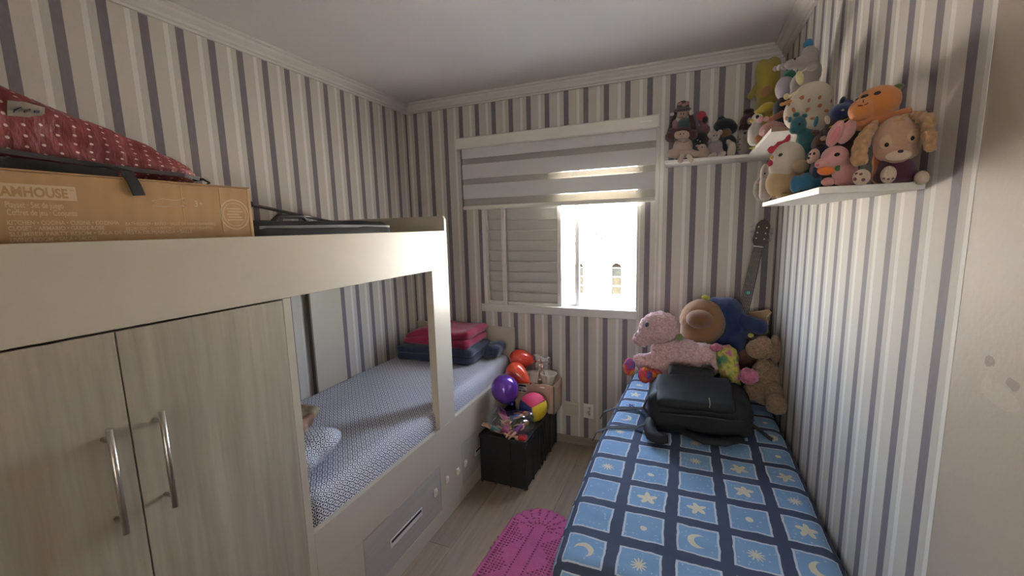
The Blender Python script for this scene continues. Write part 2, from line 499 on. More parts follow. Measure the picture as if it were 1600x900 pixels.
# ------------------------------------------------------------------ what stands outside
M_facade = plain('white_render_facade', (.82, .79, .74), .9, var=.02, scale=1)
ch = thing('white_building', 'sunlit white building with arched windows seen through the window', 'building', (-1.5, 11.0, 0))
FY = 11.0
def arch(cx, w, z0, z1, n=10):
    r = w / 2
    return [(cx - r, z0), (cx + r, z0), (cx + r, z1 - r)] + [(cx + r * math.cos(PI * k / n), z1 - r + r * math.sin(PI * k / n)) for k in range(1, n)] + [(cx - r, z1 - r)]
w0 = at(963, 437, 'y', FY); w1 = at(904, 437, 'y', FY)
WZa, WZb = at(963, 462, 'y', FY).z, at(963, 411, 'y', FY).z
WW = at(971, 440, 'y', FY).x - at(955, 440, 'y', FY).x
b = nb()
ZE = 1.20
cxs = sorted([w1.x, w0.x, w1.x - (w0.x - w1.x), w0.x + (w0.x - w1.x)])
xa = -9.0
for cx in cxs:
    bx(b, xa, cx - WW / 2, FY, FY + .4, -1, ZE); xa = cx + WW / 2
    bx(b, cx - WW / 2, cx + WW / 2, FY, FY + .4, -1, WZa)
    # head above the arch
    ring = arch(cx, WW, WZa, WZb)
    top = [q for q in ring if q[1] >= WZb - WW / 2 - 1e-6]
    poly = [(cx - WW / 2, ZE), (cx + WW / 2, ZE)] + top
    prism(b, poly, 'y', FY, FY + .4)
bx(b, xa, 8, FY, FY + .4, -1, ZE)
part('wall', b, M_facade, ch)
M_pane = [plain('church_glass_%d' % i, c, .9, var=.5, scale=9, spec=0) for i, c in enumerate(((.0095, .0105, .0092), (.0125, .0115, .0088), (.0130, .0120, .0090), (.0075, .0062, .0052)))]
for cx in cxs:
    h = (WZb - WW / 2 - WZa) / 3
    for k in range(3):
        part('pane', box(cx - WW / 2, cx + WW / 2, FY + .08, FY + .1, WZa + k * h + .012, WZa + (k + 1) * h - .012), M_pane[2 - k], ch)
    b = nb(); prism(b, arch(cx, WW, WZb - WW / 2, WZb)[2:], 'y', FY + .08, FY + .1)
    part('arch_pane', b, M_pane[3], ch)
    part('glazing_bar', box(cx - WW / 2, cx + WW / 2, FY + .05, FY + .07, WZa, WZa + .02), M_facade, ch)
# pale tiled roof with rows of small dark vents
M_roof = plain('pale_roof_tiles', (.80, .75, .69), .9, var=.05, scale=4)
b = nb(); prism(b, [(FY - .25, ZE - .05), (FY - .25, ZE), (FY + 1.6, 1.72), (FY + 1.6, 1.64), (FY + .4, ZE - .02)], 'x', -9, 8)
rf = part('roof', b, M_roof, ch)
M_vent = plain('vent_black', (.004, .004, .004), .95, spec=0)
b = nb()
for r_ in range(5):
    for c_ in range(24):
        px = -5.0 + c_ * .42 + (r_ % 2) * .21; tt = .06 + r_ * .2
        yy, zz = FY - .25 + 1.85 * tt, ZE + .52 * tt
        bx(b, px, px + .035, yy - .02, yy + .03, zz - .01, zz + .03)
vo = obj('roof_vent', b, M_vent, rf); vo['kind'] = 'stuff'
for v in vo.data.vertices: v.co -= Vector(ch.location)
struct('ground', box(-14, 13, YB + .6, 30, -1.1, -1.0), plain('pale_paving', (.68, .63, .55), .9), 'pale paving outside')  # height and pale tone set to bounce sun up into the room

# ------------------------------------------------------------------ bunk unit with wardrobe
BY0, BY1 = .06, 1.914
M_satin = plain('satin_aluminium', (.82, .82, .82), .42, .6, var=.02)
bk = thing('bunk_bed', 'cream bunk bed unit with grey oak wardrobe doors and drawers on left wall', 'bunk bed', (XB - .43, 1.4, 0))
def bp(name, bm, m, parent=None, smooth=False): return part(name, bm, m, parent or bk, smooth, root=bk)
x0 = XL + .006
bp('fascia_board', box(XB - .020, XB, BY0, 1.896, 1.3635, 1.5585, .0015), M_lam)
b = nb(); prism(b, [(x0, 1.3635), (XB, 1.3635), (XB, 1.618), (XB - .008, 1.634), (x0, 1.634)], 'y', 1.897, BY1)
bp('end_board', b, M_lam)
bp('end_board', box(x0, XB, BY0 - .018, BY0 - .0005, 0, 1.634, .001), M_lam)
bp('deck', box(x0, XB - .021, BY0, 1.896, 1.3635, 1.400), M_lam)
bp('back_rail', box(x0, x0 + .018, BY0, 1.896, 1.4005, 1.56), M_lam)
bp('post', box(XB - .042, XB, 1.762, BY1, .5305, 1.363, .0015), M_lam)
bp('rear_post', box(x0, x0 + .02, 1.752, 1.985, .38, 1.363, .001), M_lam)
bp('rear_post_edge', box(x0, x0 + .026, 1.742, 1.7515, .38, 1.363), plain('brown_edge', (.16, .12, .09), .6))
# wardrobe
bp('side_panel', box(x0, XB, .922, .950, 0, 1.363, .001), M_lam)
bp('wardrobe_back', box(x0, x0 + .012, BY0, .9215, 0, 1.363), M_lam)
bp('wardrobe_floor', box(x0 + .0125, XB - .022, BY0, .9215, .06, .078), M_lam)
bp('plinth', box(XB - .035, XB - .018, BY0, .9215, 0, .058), M_lam)
def handle(par, y, z0, z1):
    b = nb(); tube(b, [(XB + .032, y, z0), (XB + .032, y, z1)], .0062, 12)
    bp('handle', b, M_steel, par, True)
    for z in (z0 + .028, z1 - .028):
        b = nb(); tube(b, [(XB + .0, y, z), (XB + .032, y, z)], [.0055, .0042], 10)
        bp('handle_foot', b, M_steel, par, True)
for ya, yb, hy in ((.083, .4985, .450), (.5015, .9205, .548)):
    d = bp('door', box(XB - .019, XB, ya, yb, .060, 1.3585, .001), M_door)
    handle(d, hy, .912, 1.158)
# base of the lower bed with its drawers
b = nb()
bx(b, XB - .024, XB, .951, 2.795, .337, .530, .0012)
bx(b, XB - .024, XB, .951, 2.795, 0, .084, .0012)
bx(b, XB - .024, XB, .951, 1.167, .084, .337); bx(b, XB - .024, XB, 1.7395, 1.965, .084, .337); bx(b, XB - .024, XB, 2.535, 2.795, .084, .337)
bp('front_panel', b, M_lam)
bp('bed_base', box(x0, XB - .0245, .951, 2.795, .34, .36), M_lam)
bp('headboard', box(x0, XB, 2.7965, YB - .0015, 0, .833, .0015), M_lam)
for ya, yb in ((1.1695, 1.737), (1.9675, 2.5325)):
    d = bp('drawer', box(XB - .022, XB - .0005, ya, yb, .0865, .3345, .001), M_drawer)
    hy0, hy1 = (1.325, 1.565) if ya < 1.5 else (2.13, 2.37)
    b = nb(); bx(b, XB - .0004, XB + .003, hy0, hy1, .180, .186, .001); bx(b, XB - .0004, XB + .003, hy0, hy1, .214, .220, .001)
    bx(b, XB - .0004, XB + .003, hy0, hy0 + .006, .186, .214, .001); bx(b, XB - .0004, XB + .003, hy1 - .006, hy1, .186, .214, .001)
    bp('handle_rim', b, M_satin, d)
    bp('handle_recess_shade', box(XB - .0003, XB + .0004, hy0 + .006, hy1 - .006, .199, .214), M_black, d)  # flat black strip standing in for the shade inside the grip
    b = nb(); prism(b, [(XB - .0003, .186), (XB + .0028, .186), (XB + .0004, .199), (XB - .0003, .199)], 'y', hy0 + .006, hy1 - .006)
    bp('handle_trough', b, M_satin, d)
for y, z in ((1.684, .222), (1.797, .226), (1.912, .206), (2.001, .206)):
    b = nb(); bx(b, XB - .0005, XB + .008, y - .011, y + .011, z - .020, z + .020, .003); bx(b, XB + .008, XB + .013, y - .008, y + .008, z - .004, z + .014, .002)
    bp('child_latch', b, M_plastic)

# ------------------------------------------------------------------ mattress with printed sheet
def lattice_cloth(name):
    m = Mat(name, (.6, .6, .6), .9, spec=.2)
    u, v, _ = m.xyz('UV')
    p = .027
    a = (u / p).fract() - .5; c = (v / p).fract() - .5
    dd = a.abs() + c.abs()
    r = (a * a + c * c).sqrt()
    petals = ((a.abs() - .17).abs() + 0.0).lt(.10) * ((c.abs() - .17).abs()).lt(.10)
    ring = (dd - .5).abs().lt(.085)
    corner = r.gt(.60)
    f = (petals + ring * .8 + corner).mn(1.0)
    g = m.noise(300, 2, kind='UV')
    m.color(m.mix(m.mix((.70, .70, .74), (.78, .78, .82), g), m.mix((.025, .026, .075), (.05, .052, .115), g), f))
    return m
M_lattice = lattice_cloth('navy_lattice_sheet')
def sag(P, n):
    k = .010 * fbm((P.x, P.y, 0), 3.2) + .004 * fbm((P.x, P.y, 3), 11)
    k2 = .006 * fbm((P.x * .6 + 4, P.y * 2, P.z), 5)
    return P + Vector((k2 * abs(n.x), k2 * abs(n.y), k * max(n.z, 0) + .0))
b = pillow(XL + .016, XB - .026, .956, 2.792, .362, .640, .055, 36, 72, 10, sag)
ms = obj('mattress', b, M_lattice, None, True)
tag(ms, 'mattress with navy and white lattice sheet in the lower bunk', 'mattress')

def soft(name, label, cat, mat, c, size, r, rot=(0, 0, 0), amp=.006, fr=14, n=(22, 22, 8), pinch=0, seed=0, parent=None):
    """soft block, centre c; pinch thins its rim like a stuffed pillow"""
    sx, sy, sz = (s / 2 for s in size)
    def fn(P, nn):
        k = amp * fbm((P.x + seed, P.y, P.z + seed), fr)
        if pinch:
            e = max(abs(P.x) / sx, abs(P.y) / sy)
            P = Vector((P.x, P.y, P.z * (1 - pinch * e ** 4)))
        return P + nn * k
    b = pillow(-sx, sx, -sy, sy, -sz, sz, r, *n, fn)
    o = obj(name, b, mat, parent, True, loc=c)
    o.rotation_euler = tuple(math.radians(a) for a in rot)
    if label: tag(o, label, cat)
    return o

# pillow in the same print, and a crumpled olive cloth near it
soft('pillow', 'small lattice print pillow lying beside the wardrobe side', 'pillow', M_lattice, (-1.43, 1.09, .708), (.34, .27, .115), .05, (4, -6, 14), .016, 12, pinch=.45, seed=3)
M_olive = Mat('olive_cloth', (.34, .31, .21), .9)
_n = M_olive.noise(14, 3); M_olive.color(M_olive.mix((.38, .35, .25), (.26, .15, .11), (_n - .5) * 6 + .3)); 
soft('folded_cloth', 'crumpled olive and brown cloth lying on the lattice pillow', 'cloth', M_olive, (-1.53, 1.16, .795), (.22, .20, .05), .02, (3, 5, 30), .02, 16, seed=9)

# folded blankets at the head of the lower bed
def blanket_mat(name, c):
    m = Mat(name, c, .95, spec=.1); g = m.noise(500, 3); n2 = m.noise(9, 3)
    m.color(m.mix(tuple(k * .78 for k in c), tuple(min(1, k * 1.2) for k in c), g * .5 + n2 * .5)); m.bump(g, .4, .002); m.b.inputs['Sheen Weight'].default_value = .3
    return m
M_red = blanket_mat('crimson_fleece', (.31, .030, .075))
M_navy = blanket_mat('navy_quilt', (.045, .055, .095))
def folded(name, label, mat, c, w, d, layers, lh, rz, seed, fold='x'):
    """a stack of cloth layers joined by a rounded fold on one side"""
    t = thing(name, label, 'blanket', c, math.radians(rz))
    z = 0
    for k in range(layers):
        dx = random.uniform(-.010, .010); dy = random.uniform(-.008, .008)
        wk = w - .01 * (k % 2)
        o = soft('layer', None, None, mat, (dx, dy, z + lh / 2), (wk, d, lh * 1.06), lh * .48, (random.uniform(-.6, .6), random.uniform(-.8, .8), random.uniform(-1.5, 1.5)), .009, 9, (24, 20, 6), seed=seed + k * 3.1, parent=t)
        z += lh * .97
    return t
folded('folded_blanket', 'folded dark navy blankets under the crimson blanket', M_navy, (-1.625, 2.575, .648), .61, .34, 2, .052, 3, 2.0)
b = nb(); 
o = soft('rolled_blanket', 'rolled dark navy jacket beside the stacked blankets', 'jacket', M_navy, (-1.262, 2.655, .702), (.115, .22, .10), .045, (0, 0, 8), .022, 15, seed=21)
rbk = folded('folded_blanket', 'crimson folded blanket on top of the navy blankets', M_red, (-1.61, 2.585, .757), .53, .33, 2, .058, 2, 7.0)
for ch_ in rbk.children:
    for v in ch_.data.vertices:                                # the wall side is slumped thin, the open side is a fat fold
        t_ = max(0, min(1, (v.co.x + .265) / .53)); top = ch_.location.z > .05
        z_ = v.co.z + ch_.location.z; z_ *= (.55 + .45 * min(1, t_ * 3.5)) * (1 + .10 * math.sin(t_ * 7))
        v.co.z = z_ - ch_.location.z

# ------------------------------------------------------------------ on top of the bunk: box, backpack, case, stand pole
ZD = 1.4002
M_card = Mat('brown_cardboard', (.42, .25, .11), .75)
_x, _y, _z = M_card.xyz('Object')
_f = M_card.noise(4, 3); _r = ((_y * 160.0).sin() * .5 + .5)
M_card.color(M_card.mix((.36, .215, .095), (.47, .29, .135), _f * .8 + _r * .2)); M_card.bump(_r, .12, .001)
M_cardedge = plain('cardboard_edge', (.50, .34, .18), .8)
M_ink = plain('pale_box_print', (.56, .42, .27), .8, var=.03)
BXF = XB - .050                      # front face of the box
cb = thing('cardboard_box', 'large brown printed cardboard toy box on top of the bunk', 'box', (BXF - .25, .40, ZD))
b = nb()
bx(b, BXF - .52, BXF, -.02, .889, ZD + .0, 1.6995, .003)
part('carton', b, M_card, cb)
part('lid_flap', box(BXF - .262, BXF + .0006, -.02, .889, 1.700, 1.703), M_card, cb)
part('lid_flap', box(BXF - .52, BXF - .265, -.02, .889, 1.700, 1.703), M_card, cb)
part('corner_crease', box(BXF - .001, BXF + .0012, .880, .8885, ZD + .01, 1.698), M_cardedge, cb)
part('crease', box(BXF, BXF + .0008, .798, .8005, 1.575, 1.695), M_cardedge, cb)
part('crease', box(BXF, BXF + .0008, .700, .702, 1.60, 1.69), M_cardedge, cb)
def text(s, size, y0, z0, mat, par, root, x, bold=0, width=None):
    """flat lettering on a face that looks along +x, reading towards +y"""
    cu = bpy.data.curves.new('lettering', 'FONT'); cu.body = s; cu.size = size; cu.offset = bold; cu.resolution_u = 3
    tmp = bpy.data.objects.new('lettering', cu); C.objects.link(tmp)
    dg = bpy.context.evaluated_depsgraph_get(); dg.update()
    me = bpy.data.meshes.new_from_object(tmp.evaluated_get(dg))
    bpy.data.objects.remove(tmp); bpy.data.curves.remove(cu)
    xs = [v.co.x for v in me.vertices]
    k = width / (max(xs) - min(xs)) if width else 1
    for v in me.vertices:
        p = v.co.copy(); v.co = Vector((x, y0 + (p.x - min(xs)) * k, z0 + p.y)) - Vector(root.location)
    me.materials.clear(); me.materials.append(mat.m)
    o = bpy.data.objects.new('lettering', me); C.objects.link(o); o.parent = par
    return o
pl = part('print_panel', box(BXF, BXF + .0005, .335, .4945, 1.6450, 1.6745), M_ink, cb)
text('DREAMHOUSE', .026, .347, 1.6505, M_card, cb, cb, BXF + .0012, .0010, .134)
text('TM', .006, .483, 1.664, M_card, cb, cb, BXF + .0012)
text('Playset \u00b7 Set de juego', .0165, .388, 1.6285, M_ink, cb, cb, BXF + .0007, .0002, .083)
text('Coffret de jeu \u00b7 Conjunto', .0165, .388, 1.6135, M_ink, cb, cb, BXF + .0007, .0002, .103)
for k, (s, w) in enumerate((('KITCHEN \u2022 COCINA \u2022 CUISINE \u2022 COZINHA', .175), ('CLOSET \u2022 ARMARIO \u2022 GARDE-ROBE', .147), ('SLUMBER PARTY ROOM \u2022 SALA DE FIESTA DE PIJAMADA \u2022 SALLE', .330), ('LIVING ROOM \u2022 SALA \u2022 SALON', .130), ('POOL \u2022 PISCINA', .075))):
    text(s, .0118, .386, 1.5950 - k * .0112, M_ink, cb, cb, BXF + .0007, .00015, w)
for k, (s, w) in enumerate((('BATHROOM \u2022 BA\u00d1O \u2022 SALLE DE BAIN \u2022 BANHEIRO', .205), ('BEDROOM \u2022 DORMITORIO \u2022 CHAMBRE \u2022 QUARTO', .195))):
    text(s, .0105, .573, 1.5930 - k * .0112, M_ink, cb, cb, BXF + .0007, 0, w)
text('3+', .022, .730, 1.642, M_ink, cb, cb, BXF + .0007)
# round stamp and small badge outline
def ringflat(cy, cz, r0, r1, n=28, x=BXF + .0007):
    b = nb()
    A = [b.verts.new((x, cy + r0 * math.cos(2 * PI * k / n), cz + r0 * math.sin(2 * PI * k / n))) for k in range(n)]
    B = [b.verts.new((x, cy + r1 * math.cos(2 * PI * k / n), cz + r1 * math.sin(2 * PI * k / n))) for k in range(n)]
    for k in range(n): b.faces.new((A[k], A[(k + 1) % n], B[(k + 1) % n], B[k]))
    return b
part('round_stamp', ringflat(.836, 1.623, .040, .0430), M_ink, cb)
part('round_stamp', ringflat(.836, 1.623, .032, .0335), M_ink, cb)
b = nb()
for k in range(5): bx(b, BXF, BXF + .0006, .813 + .004 * (k % 2), .860 - .005 * (k % 3), 1.606 + k * .008, 1.609 + k * .008)
part('round_stamp_print', b, M_ink, cb)
b = nb()
zig = [(y_ - .023, z_ + .018) for y_, z_ in [(.655, 1.6335), (.680, 1.640), (.708, 1.6375), (.731, 1.6445), (.727, 1.634), (.735, 1.622), (.706, 1.626), (.682, 1.6215), (.655, 1.622), (.662, 1.628)]]
tube(b, [(BXF + .0002, y, z) for y, z in zig + zig[:1]], .0011, 4)
part('badge_outline', b, M_ink, cb)

# red polka dot backpack lying on the box
M_dots = Mat('maroon_polka_dots', (.2, .03, .03), .55)
_x, _y, _z = M_dots.xyz('UV')
_p = .027
_a = (_y / _p); _row = _a.floor(); _u = ((_x / _p) + _row * .5).fract() - .5; _v = _a.fract() - .5
_r = (_u * _u + _v * _v).sqrt()
_g = M_dots.noise(20, 3)
M_dots.color(M_dots.mix(M_dots.mix((.155, .022, .026), (.235, .040, .042), _g), (.62, .46, .42), _r.lt(.125)))
M_dots.bump(M_dots.noise(9, 4, stretch=(1, 2.5, 1)), .7, .02)
ZBX = 1.7032
rb = thing('backpack', 'maroon backpack with white polka dots lying on the cardboard box', 'backpack', (BXF - .16, .35, ZBX))
def rbody(P, n):
    # local: x depth, y length (towards the window), z height: tapers towards the top end
    t = P.y / .80                      # 0 at the near end .. 1 at the tip
    tt = max(0, min(1, t))
    h = 1 - .80 * max(0, (tt - .38) / .62) ** 1.15
    w = 1 - .25 * tt
    k = .012 * fbm((P.x * 2, P.y, P.z * 2), 9) + .006 * fbm(P, 26)
    q = Vector((P.x * w, P.y, P.z * h))
    if n.z > -.2: q += n * k
    return q
b = pillow(-.19, .13, 0, .80, 0, .215, .075, 24, 60, 12, rbody)
rbo = obj('body', b, M_dots, rb, True); rbo.location = (0, -.345, .002)
M_blackweb = plain('black_webbing', (.018, .017, .018), .7, var=.2, scale=60, bump=.3)
M_zip = plain('dark_zip', (.03, .022, .022), .6)
b = nb(); ribbon(b, [(.134, -.20, .050), (.136, .0, .040), (.128, .15, .030), (.112, .30, .026), (.100, .40, .026), (.07, .455, .024)], .010, (.2, .1, 1), .004)
obj('zip', b, M_zip, rb)
b = nb(); ribbon(b, [(.105, .20, .026), (.135, .222, .024), (.160, .240, .014), (.1640, .250, -.012), (.1645, .257, -.040)], .024, (0, 1, .1), .003)
obj('strap', b, M_blackweb, rb)
b = nb(); ribbon(b, [(.120, -.34, .022), (.126, -.1, .016), (.122, .12, .012), (.10, .25, .012)], .026, (.1, .05, 1), .004)
obj('back_panel', b, M_blackweb, rb)
b = nb(); tube(b, [(.05, .445, .020), (.065, .470, .024), (.075, .480, .014), (.070, .468, .004), (.055, .448, .006)], .0035, 8)
obj('hanging_loop', b, M_blackweb, rb, True)
b = nb(); tube(b, [(-.06, .24, .112), (-.05, .32, .088), (-.03, .40, .062), (.0, .445, .040), (.03, .452, .022)], .015, 8, flat=.5)
obj('shoulder_strap', b, M_dots, rb, True)
b = nb(); ribbon(b, [(.121, .078, .122), (.118, .105, .126), (.110, .135, .124)], .030, (.45, 0, .9), .003)
pt = obj('patch', b, plain('grey_patch', (.17, .14, .11), .7, var=.3, scale=60), rb)
for k_ in range(3):
    b = nb(); ribbon(b, [(.1235 - .003 * k_, .086 + .016 * k_, .116 + .004 * k_), (.1225 - .003 * k_, .098 + .014 * k_, .126)], .004, (.45, 0, .9), .002)
    obj('patch_stitch', b, M_zip, pt)

# black padded case and a metal stand tube behind the fascia
M_nylon = plain('black_nylon', (.016, .015, .017), .55, var=.25, scale=40, bump=.2)
kc = thing('instrument_case', 'long black padded instrument case lying on the bunk behind the fascia', 'case', (XB - .24, 1.35, ZD))
b = pillow(-.17, .17, -.45, .235, 0, .208, .05, 16, 40, 8, lambda P, n: P + n * .006 * fbm(P, 9))
obj('case_body', b, M_nylon, kc, True)
b = nb(); ribbon(b, [(.160, -.42, .185), (.162, -.1, .188), (.160, .21, .185)], .010, (0, 0, 1), .004)
obj('zip', b, plain('grey_zip', (.10, .10, .11), .5), kc)
b = nb(); tube(b, [(.12, -.34, .205), (.12, -.32, .222), (.12, -.22, .224), (.12, -.20, .205)], .008, 8)
obj('carry_handle', b, M_nylon, kc, True)
pa, pb_ = at(398, 321, 'x', XB - .34), at(520, 347, 'x', XB - .34)
pole = thing('stand_pole', 'thin grey metal stand tube lying across the black case', 'pole', (XB - .34, (pa.y + pb_.y) / 2, ZD + .208))
dv = (pb_ - pa)
b = nb(); tube(b, [pa - dv * 2.2, pa - dv * .1], .009, 10); tube(b, [pa - dv * .1, pb_ + dv * .1], .0065, 10)
part('tube', b, plain('grey_tube', (.20, .20, .20), .35, .8), pole, True)
b = nb(); tube(b, [pa - dv * .14, pa - dv * .04], .0125, 12)
part('collar', b, M_nylon, pole, True)

# ------------------------------------------------------------------ single bed with blue printed sheet
def star_cloth(name):
    m = Mat(name, (.2, .3, .5), .85, spec=.2)
    u, v, _ = m.xyz('UV')
    p = .1565
    w1 = (m.noise(16, 2, kind='UV') - .5) * .012; w2 = (m.noise(19, 2, kind='UV', stretch=(1.3, 1, 1)) - .5) * .012
    U = (u + .022 + w1) / p + 20.0; V = (v - 1.520 + w2) / p + 20.0
    iu, iv = U.floor(), V.floor()
    a = U.fract() - .5; c = V.fract() - .5
    e = a.abs().mx(c.abs())
    sq = e.lt(.375); rim = e.gt(.345) * e.lt(.385)
    h = ((iu * 12.9898 + iv * 78.233).sin() * 43758.5453).fract()
    h2 = ((iu * 39.346 + iv * 11.135).sin() * 24634.6345).fract()
    # orientation of the motif
    ang = c.atan2(a) + h2 * 6.28
    r = (a * a + c * c).sqrt()
    star5 = r.lt((ang * 5.0).cos() * .055 + .155)
    star_in = r.lt((ang * 5.0).cos() * .055 + .125)
    sun = r.lt((ang * 11.0).cos() * .05 + .105)
    dx = (h2 * 6.28).cos() * .085; dy = (h2 * 6.28).sin() * .085
    r2 = ((a - dx) * (a - dx) + (c - dy) * (c - dy)).sqrt()
    moon = r.lt(.185) * r2.gt(.150)
    disc = r.lt(.07)
    t1 = h.lt(.18); t2 = h.gt(.18) * h.lt(.36); t3 = h.gt(.36) * h.lt(.54); t4 = h.gt(.54) * h.lt(.66); t5 = h.gt(.66) * h.lt(.76)
    cream = (t1 * moon + t2 * sun + t3 * star5 + t4 * disc).mn(1.0)
    nst = t5 * star_in; nline = t5 * star5
    vor = m.nt.nodes.new('ShaderNodeTexVoronoi'); vor.inputs['Scale'].default_value = 62; m.nt.links.new(m.co('UV'), vor.inputs['Vector'])
    dots = X(m.nt, vor.outputs['Distance']).lt(.20) * r.gt(.16)
    g = m.noise(7, 3, kind='UV'); th = m.noise(420, 2, kind='UV')
    navy = m.mix((.042, .058, .105), (.072, .092, .150), g * .6 + th * .4)
    blue = m.mix((.15, .28, .475), (.24, .39, .59), g * .65 + th * .35)
    col = m.mix(navy, blue, sq)
    col = m.mix(col, (.33, .45, .60), dots * sq * e.lt(.34))
    col = m.mix(col, (.62, .58, .44), cream * sq)
    col = m.mix(col, (.50, .55, .60), nline); col = m.mix(col, (.045, .085, .20), nst)
    col = m.mix(col, (.50, .56, .62), rim)
    m.color(col); m.bump(th, .15, .001)
    return m
M_stars = star_cloth('blue_star_sheet')
BX0, BX1, BYN, BYF = -.345, .447, 1.035, 2.795
def bedfn(P, n):
    k = .008 * fbm((P.x, P.y, 1), 3) + .0035 * fbm((P.x * 1.0, P.y * 3.2, 5), 7)
    # fine gathers across the cloth
    k += .0022 * math.sin(38 * P.y + 5 * P.x + 3 * fbm((P.x, P.y, 0), 4)) * max(0, fbm((P.x, P.y, 9), 2.2))
    q = P.copy()
    q += Vector((.007 * fbm((P.x, P.y * 2, P.z), 5) * abs(n.x), .01 * fbm((P.x * 3, P.y, P.z), 4) * abs(n.y), k * max(0, n.z)))
    q.x += -.018 * math.sin((P.y - BYN) * 2.6) * (1 if P.x < 0 else 0) * min(1, abs(P.x) / .3)
    return q
bd = thing('single_bed', 'single bed with blue moon and star sheet along the right wall', 'bed', (.05, 1.9, 0))
b = pillow(BX0, BX1, BYN, BYF, .315, .603, .060, 48, 110, 10, bedfn)
part('mattress', b, M_stars, bd, True)
M_bedbase = plain('dark_bed_base', (.03, .028, .03), .7)
part('bed_base', box(BX0 + .02, BX1 - .01, BYN + .02, BYF - .01, .13, .314, .01), M_bedbase, bd)
for xx in (BX0 + .05, BX1 - .06):
    for yy in (BYN + .06, BYF - .06):
        b = nb(); tube(b, [(xx, yy, 0), (xx, yy, .13)], [.020, .026], 12); part('leg', b, M_bedbase, bd, True)

# ------------------------------------------------------------------ black backpack lying on the bed
M_nyl2 = plain('black_backpack_nylon', (.009, .009, .010), .75, var=.3, scale=60, bump=.25)
M_nyl3 = plain('black_backpack_trim', (.022, .021, .023), .38, var=.2, scale=30)
bpk = thing('backpack', 'black padded backpack lying on the blue bed in front of the teddies', 'backpack', (.07, 2.095, .608))
def bkfn(P, n):
    t = (P.x + .16) / .45
    q = Vector((P.x, P.y, (P.z) * (1.05 - .16 * t ** 2)))
    q.y += .035 * t
    return q + n * (.009 * fbm(P, 8) + .004 * fbm(P, 22)) * (1 if n.z > -.3 else 0)
b = pillow(-.225, .225, -.165, .150, 0, .185, .065, 34, 26, 12, bkfn)
obj('main_body', b, M_nyl2, bpk, True)
b = pillow(-.17, .16, -.135, .10, 0, .045, .020, 24, 20, 6, lambda P, n: P + n * .005 * fbm(P, 12))
o = obj('front_pocket', b, M_nyl2, bpk, True); o.location = (-.02, -.045, .165); o.rotation_euler = (math.radians(14), 0, math.radians(4))
b = pillow(-.105, .105, -.055, .055, 0, .060, .025, 20, 12, 6, lambda P, n: P + n * .004 * fbm(P, 12))
o = obj('top_pocket', b, M_nyl2, bpk, True); o.location = (-.035, .080, .187); o.rotation_euler = (math.radians(10), 0, 0)
b = nb(); tube(b, [(.01, .09, .250), (.02, .10, .262), (.05, .11, .262), (.066, .115, .245)], .010, 8, flat=.5)
obj('carry_handle', b, M_nyl3, bpk, True)
b = nb(); tube(b, [(-.20, -.155, .105), (-.12, -.185, .115), (0, -.185, .12), (.12, -.17, .115), (.22, -.10, .10)], .0035, 6)
obj('zip', b, M_nyl3, bpk, True)
b = nb(); tube(b, [(.035, -.165, .205), (.040, -.174, .180), (.038, -.180, .165)], .0022, 6)
obj('zip_pull', b, plain('grey_zip_pull', (.35, .34, .30), .4), bpk, True)
b = nb(); tube(b, [(-.20, -.145, .055), (-.205, -.19, .038), (-.19, -.235, .026), (-.155, -.262, .026), (-.125, -.262, .034)], [.026, .030, .032, .030, .022], 10, flat=.75)
obj('shoulder_strap', b, M_nyl2, bpk, True)
b = nb(); tube(b, [(-.06, -.175, .035), (.02, -.205, .024), (.10, -.195, .024), (.17, -.15, .03)], [.022, .024, .024, .020], 10, flat=.6)
obj('shoulder_strap', b, M_nyl2, bpk, True)
def on_bed(x, y, dz=.0035): return Vector((x, y, .606 + dz + .006 * fbm((x, y, 1), 3))) - Vector(bpk.location)
b = nb(); ribbon(b, [(-.195, -.145, .055)] + [on_bed(x, y) for x, y in ((-.20, 1.965), (-.26, 1.945), (-.315, 1.925))] + [Vector((-.375, 1.905, .585)) - Vector(bpk.location), Vector((-.392, 1.90, .545)) - Vector(bpk.location)], .022, (.15, 1, .2), .003)
obj('webbing', b, M_blackweb, bpk)
b = nb(); ribbon(b, [(-.215, -.02, .06)] + [on_bed(x, y) for x, y in ((-.22, 2.185), (-.28, 2.17), (-.33, 2.15))] + [Vector((-.385, 2.135, .585)) - Vector(bpk.location), Vector((-.400, 2.13, .55)) - Vector(bpk.location)], .022, (.15, 1, .2), .003)
obj('webbing', b, M_blackweb, bpk)
b = nb(); tube(b, [(-.19, .0, .10), (-.235, .02, .085), (-.25, -.01, .05), (-.22, -.03, .03)], .010, 8, flat=.4)
obj('side_strap', b, M_nyl3, bpk, True)
b = nb(); ribbon(b, [(.20, .0, .05), (.245, -.02, .03), (.285, -.045, .008), (.30, -.06, .004)], .024, (.3, 1, .1), .004)
obj('side_strap', b, M_nyl3, bpk)

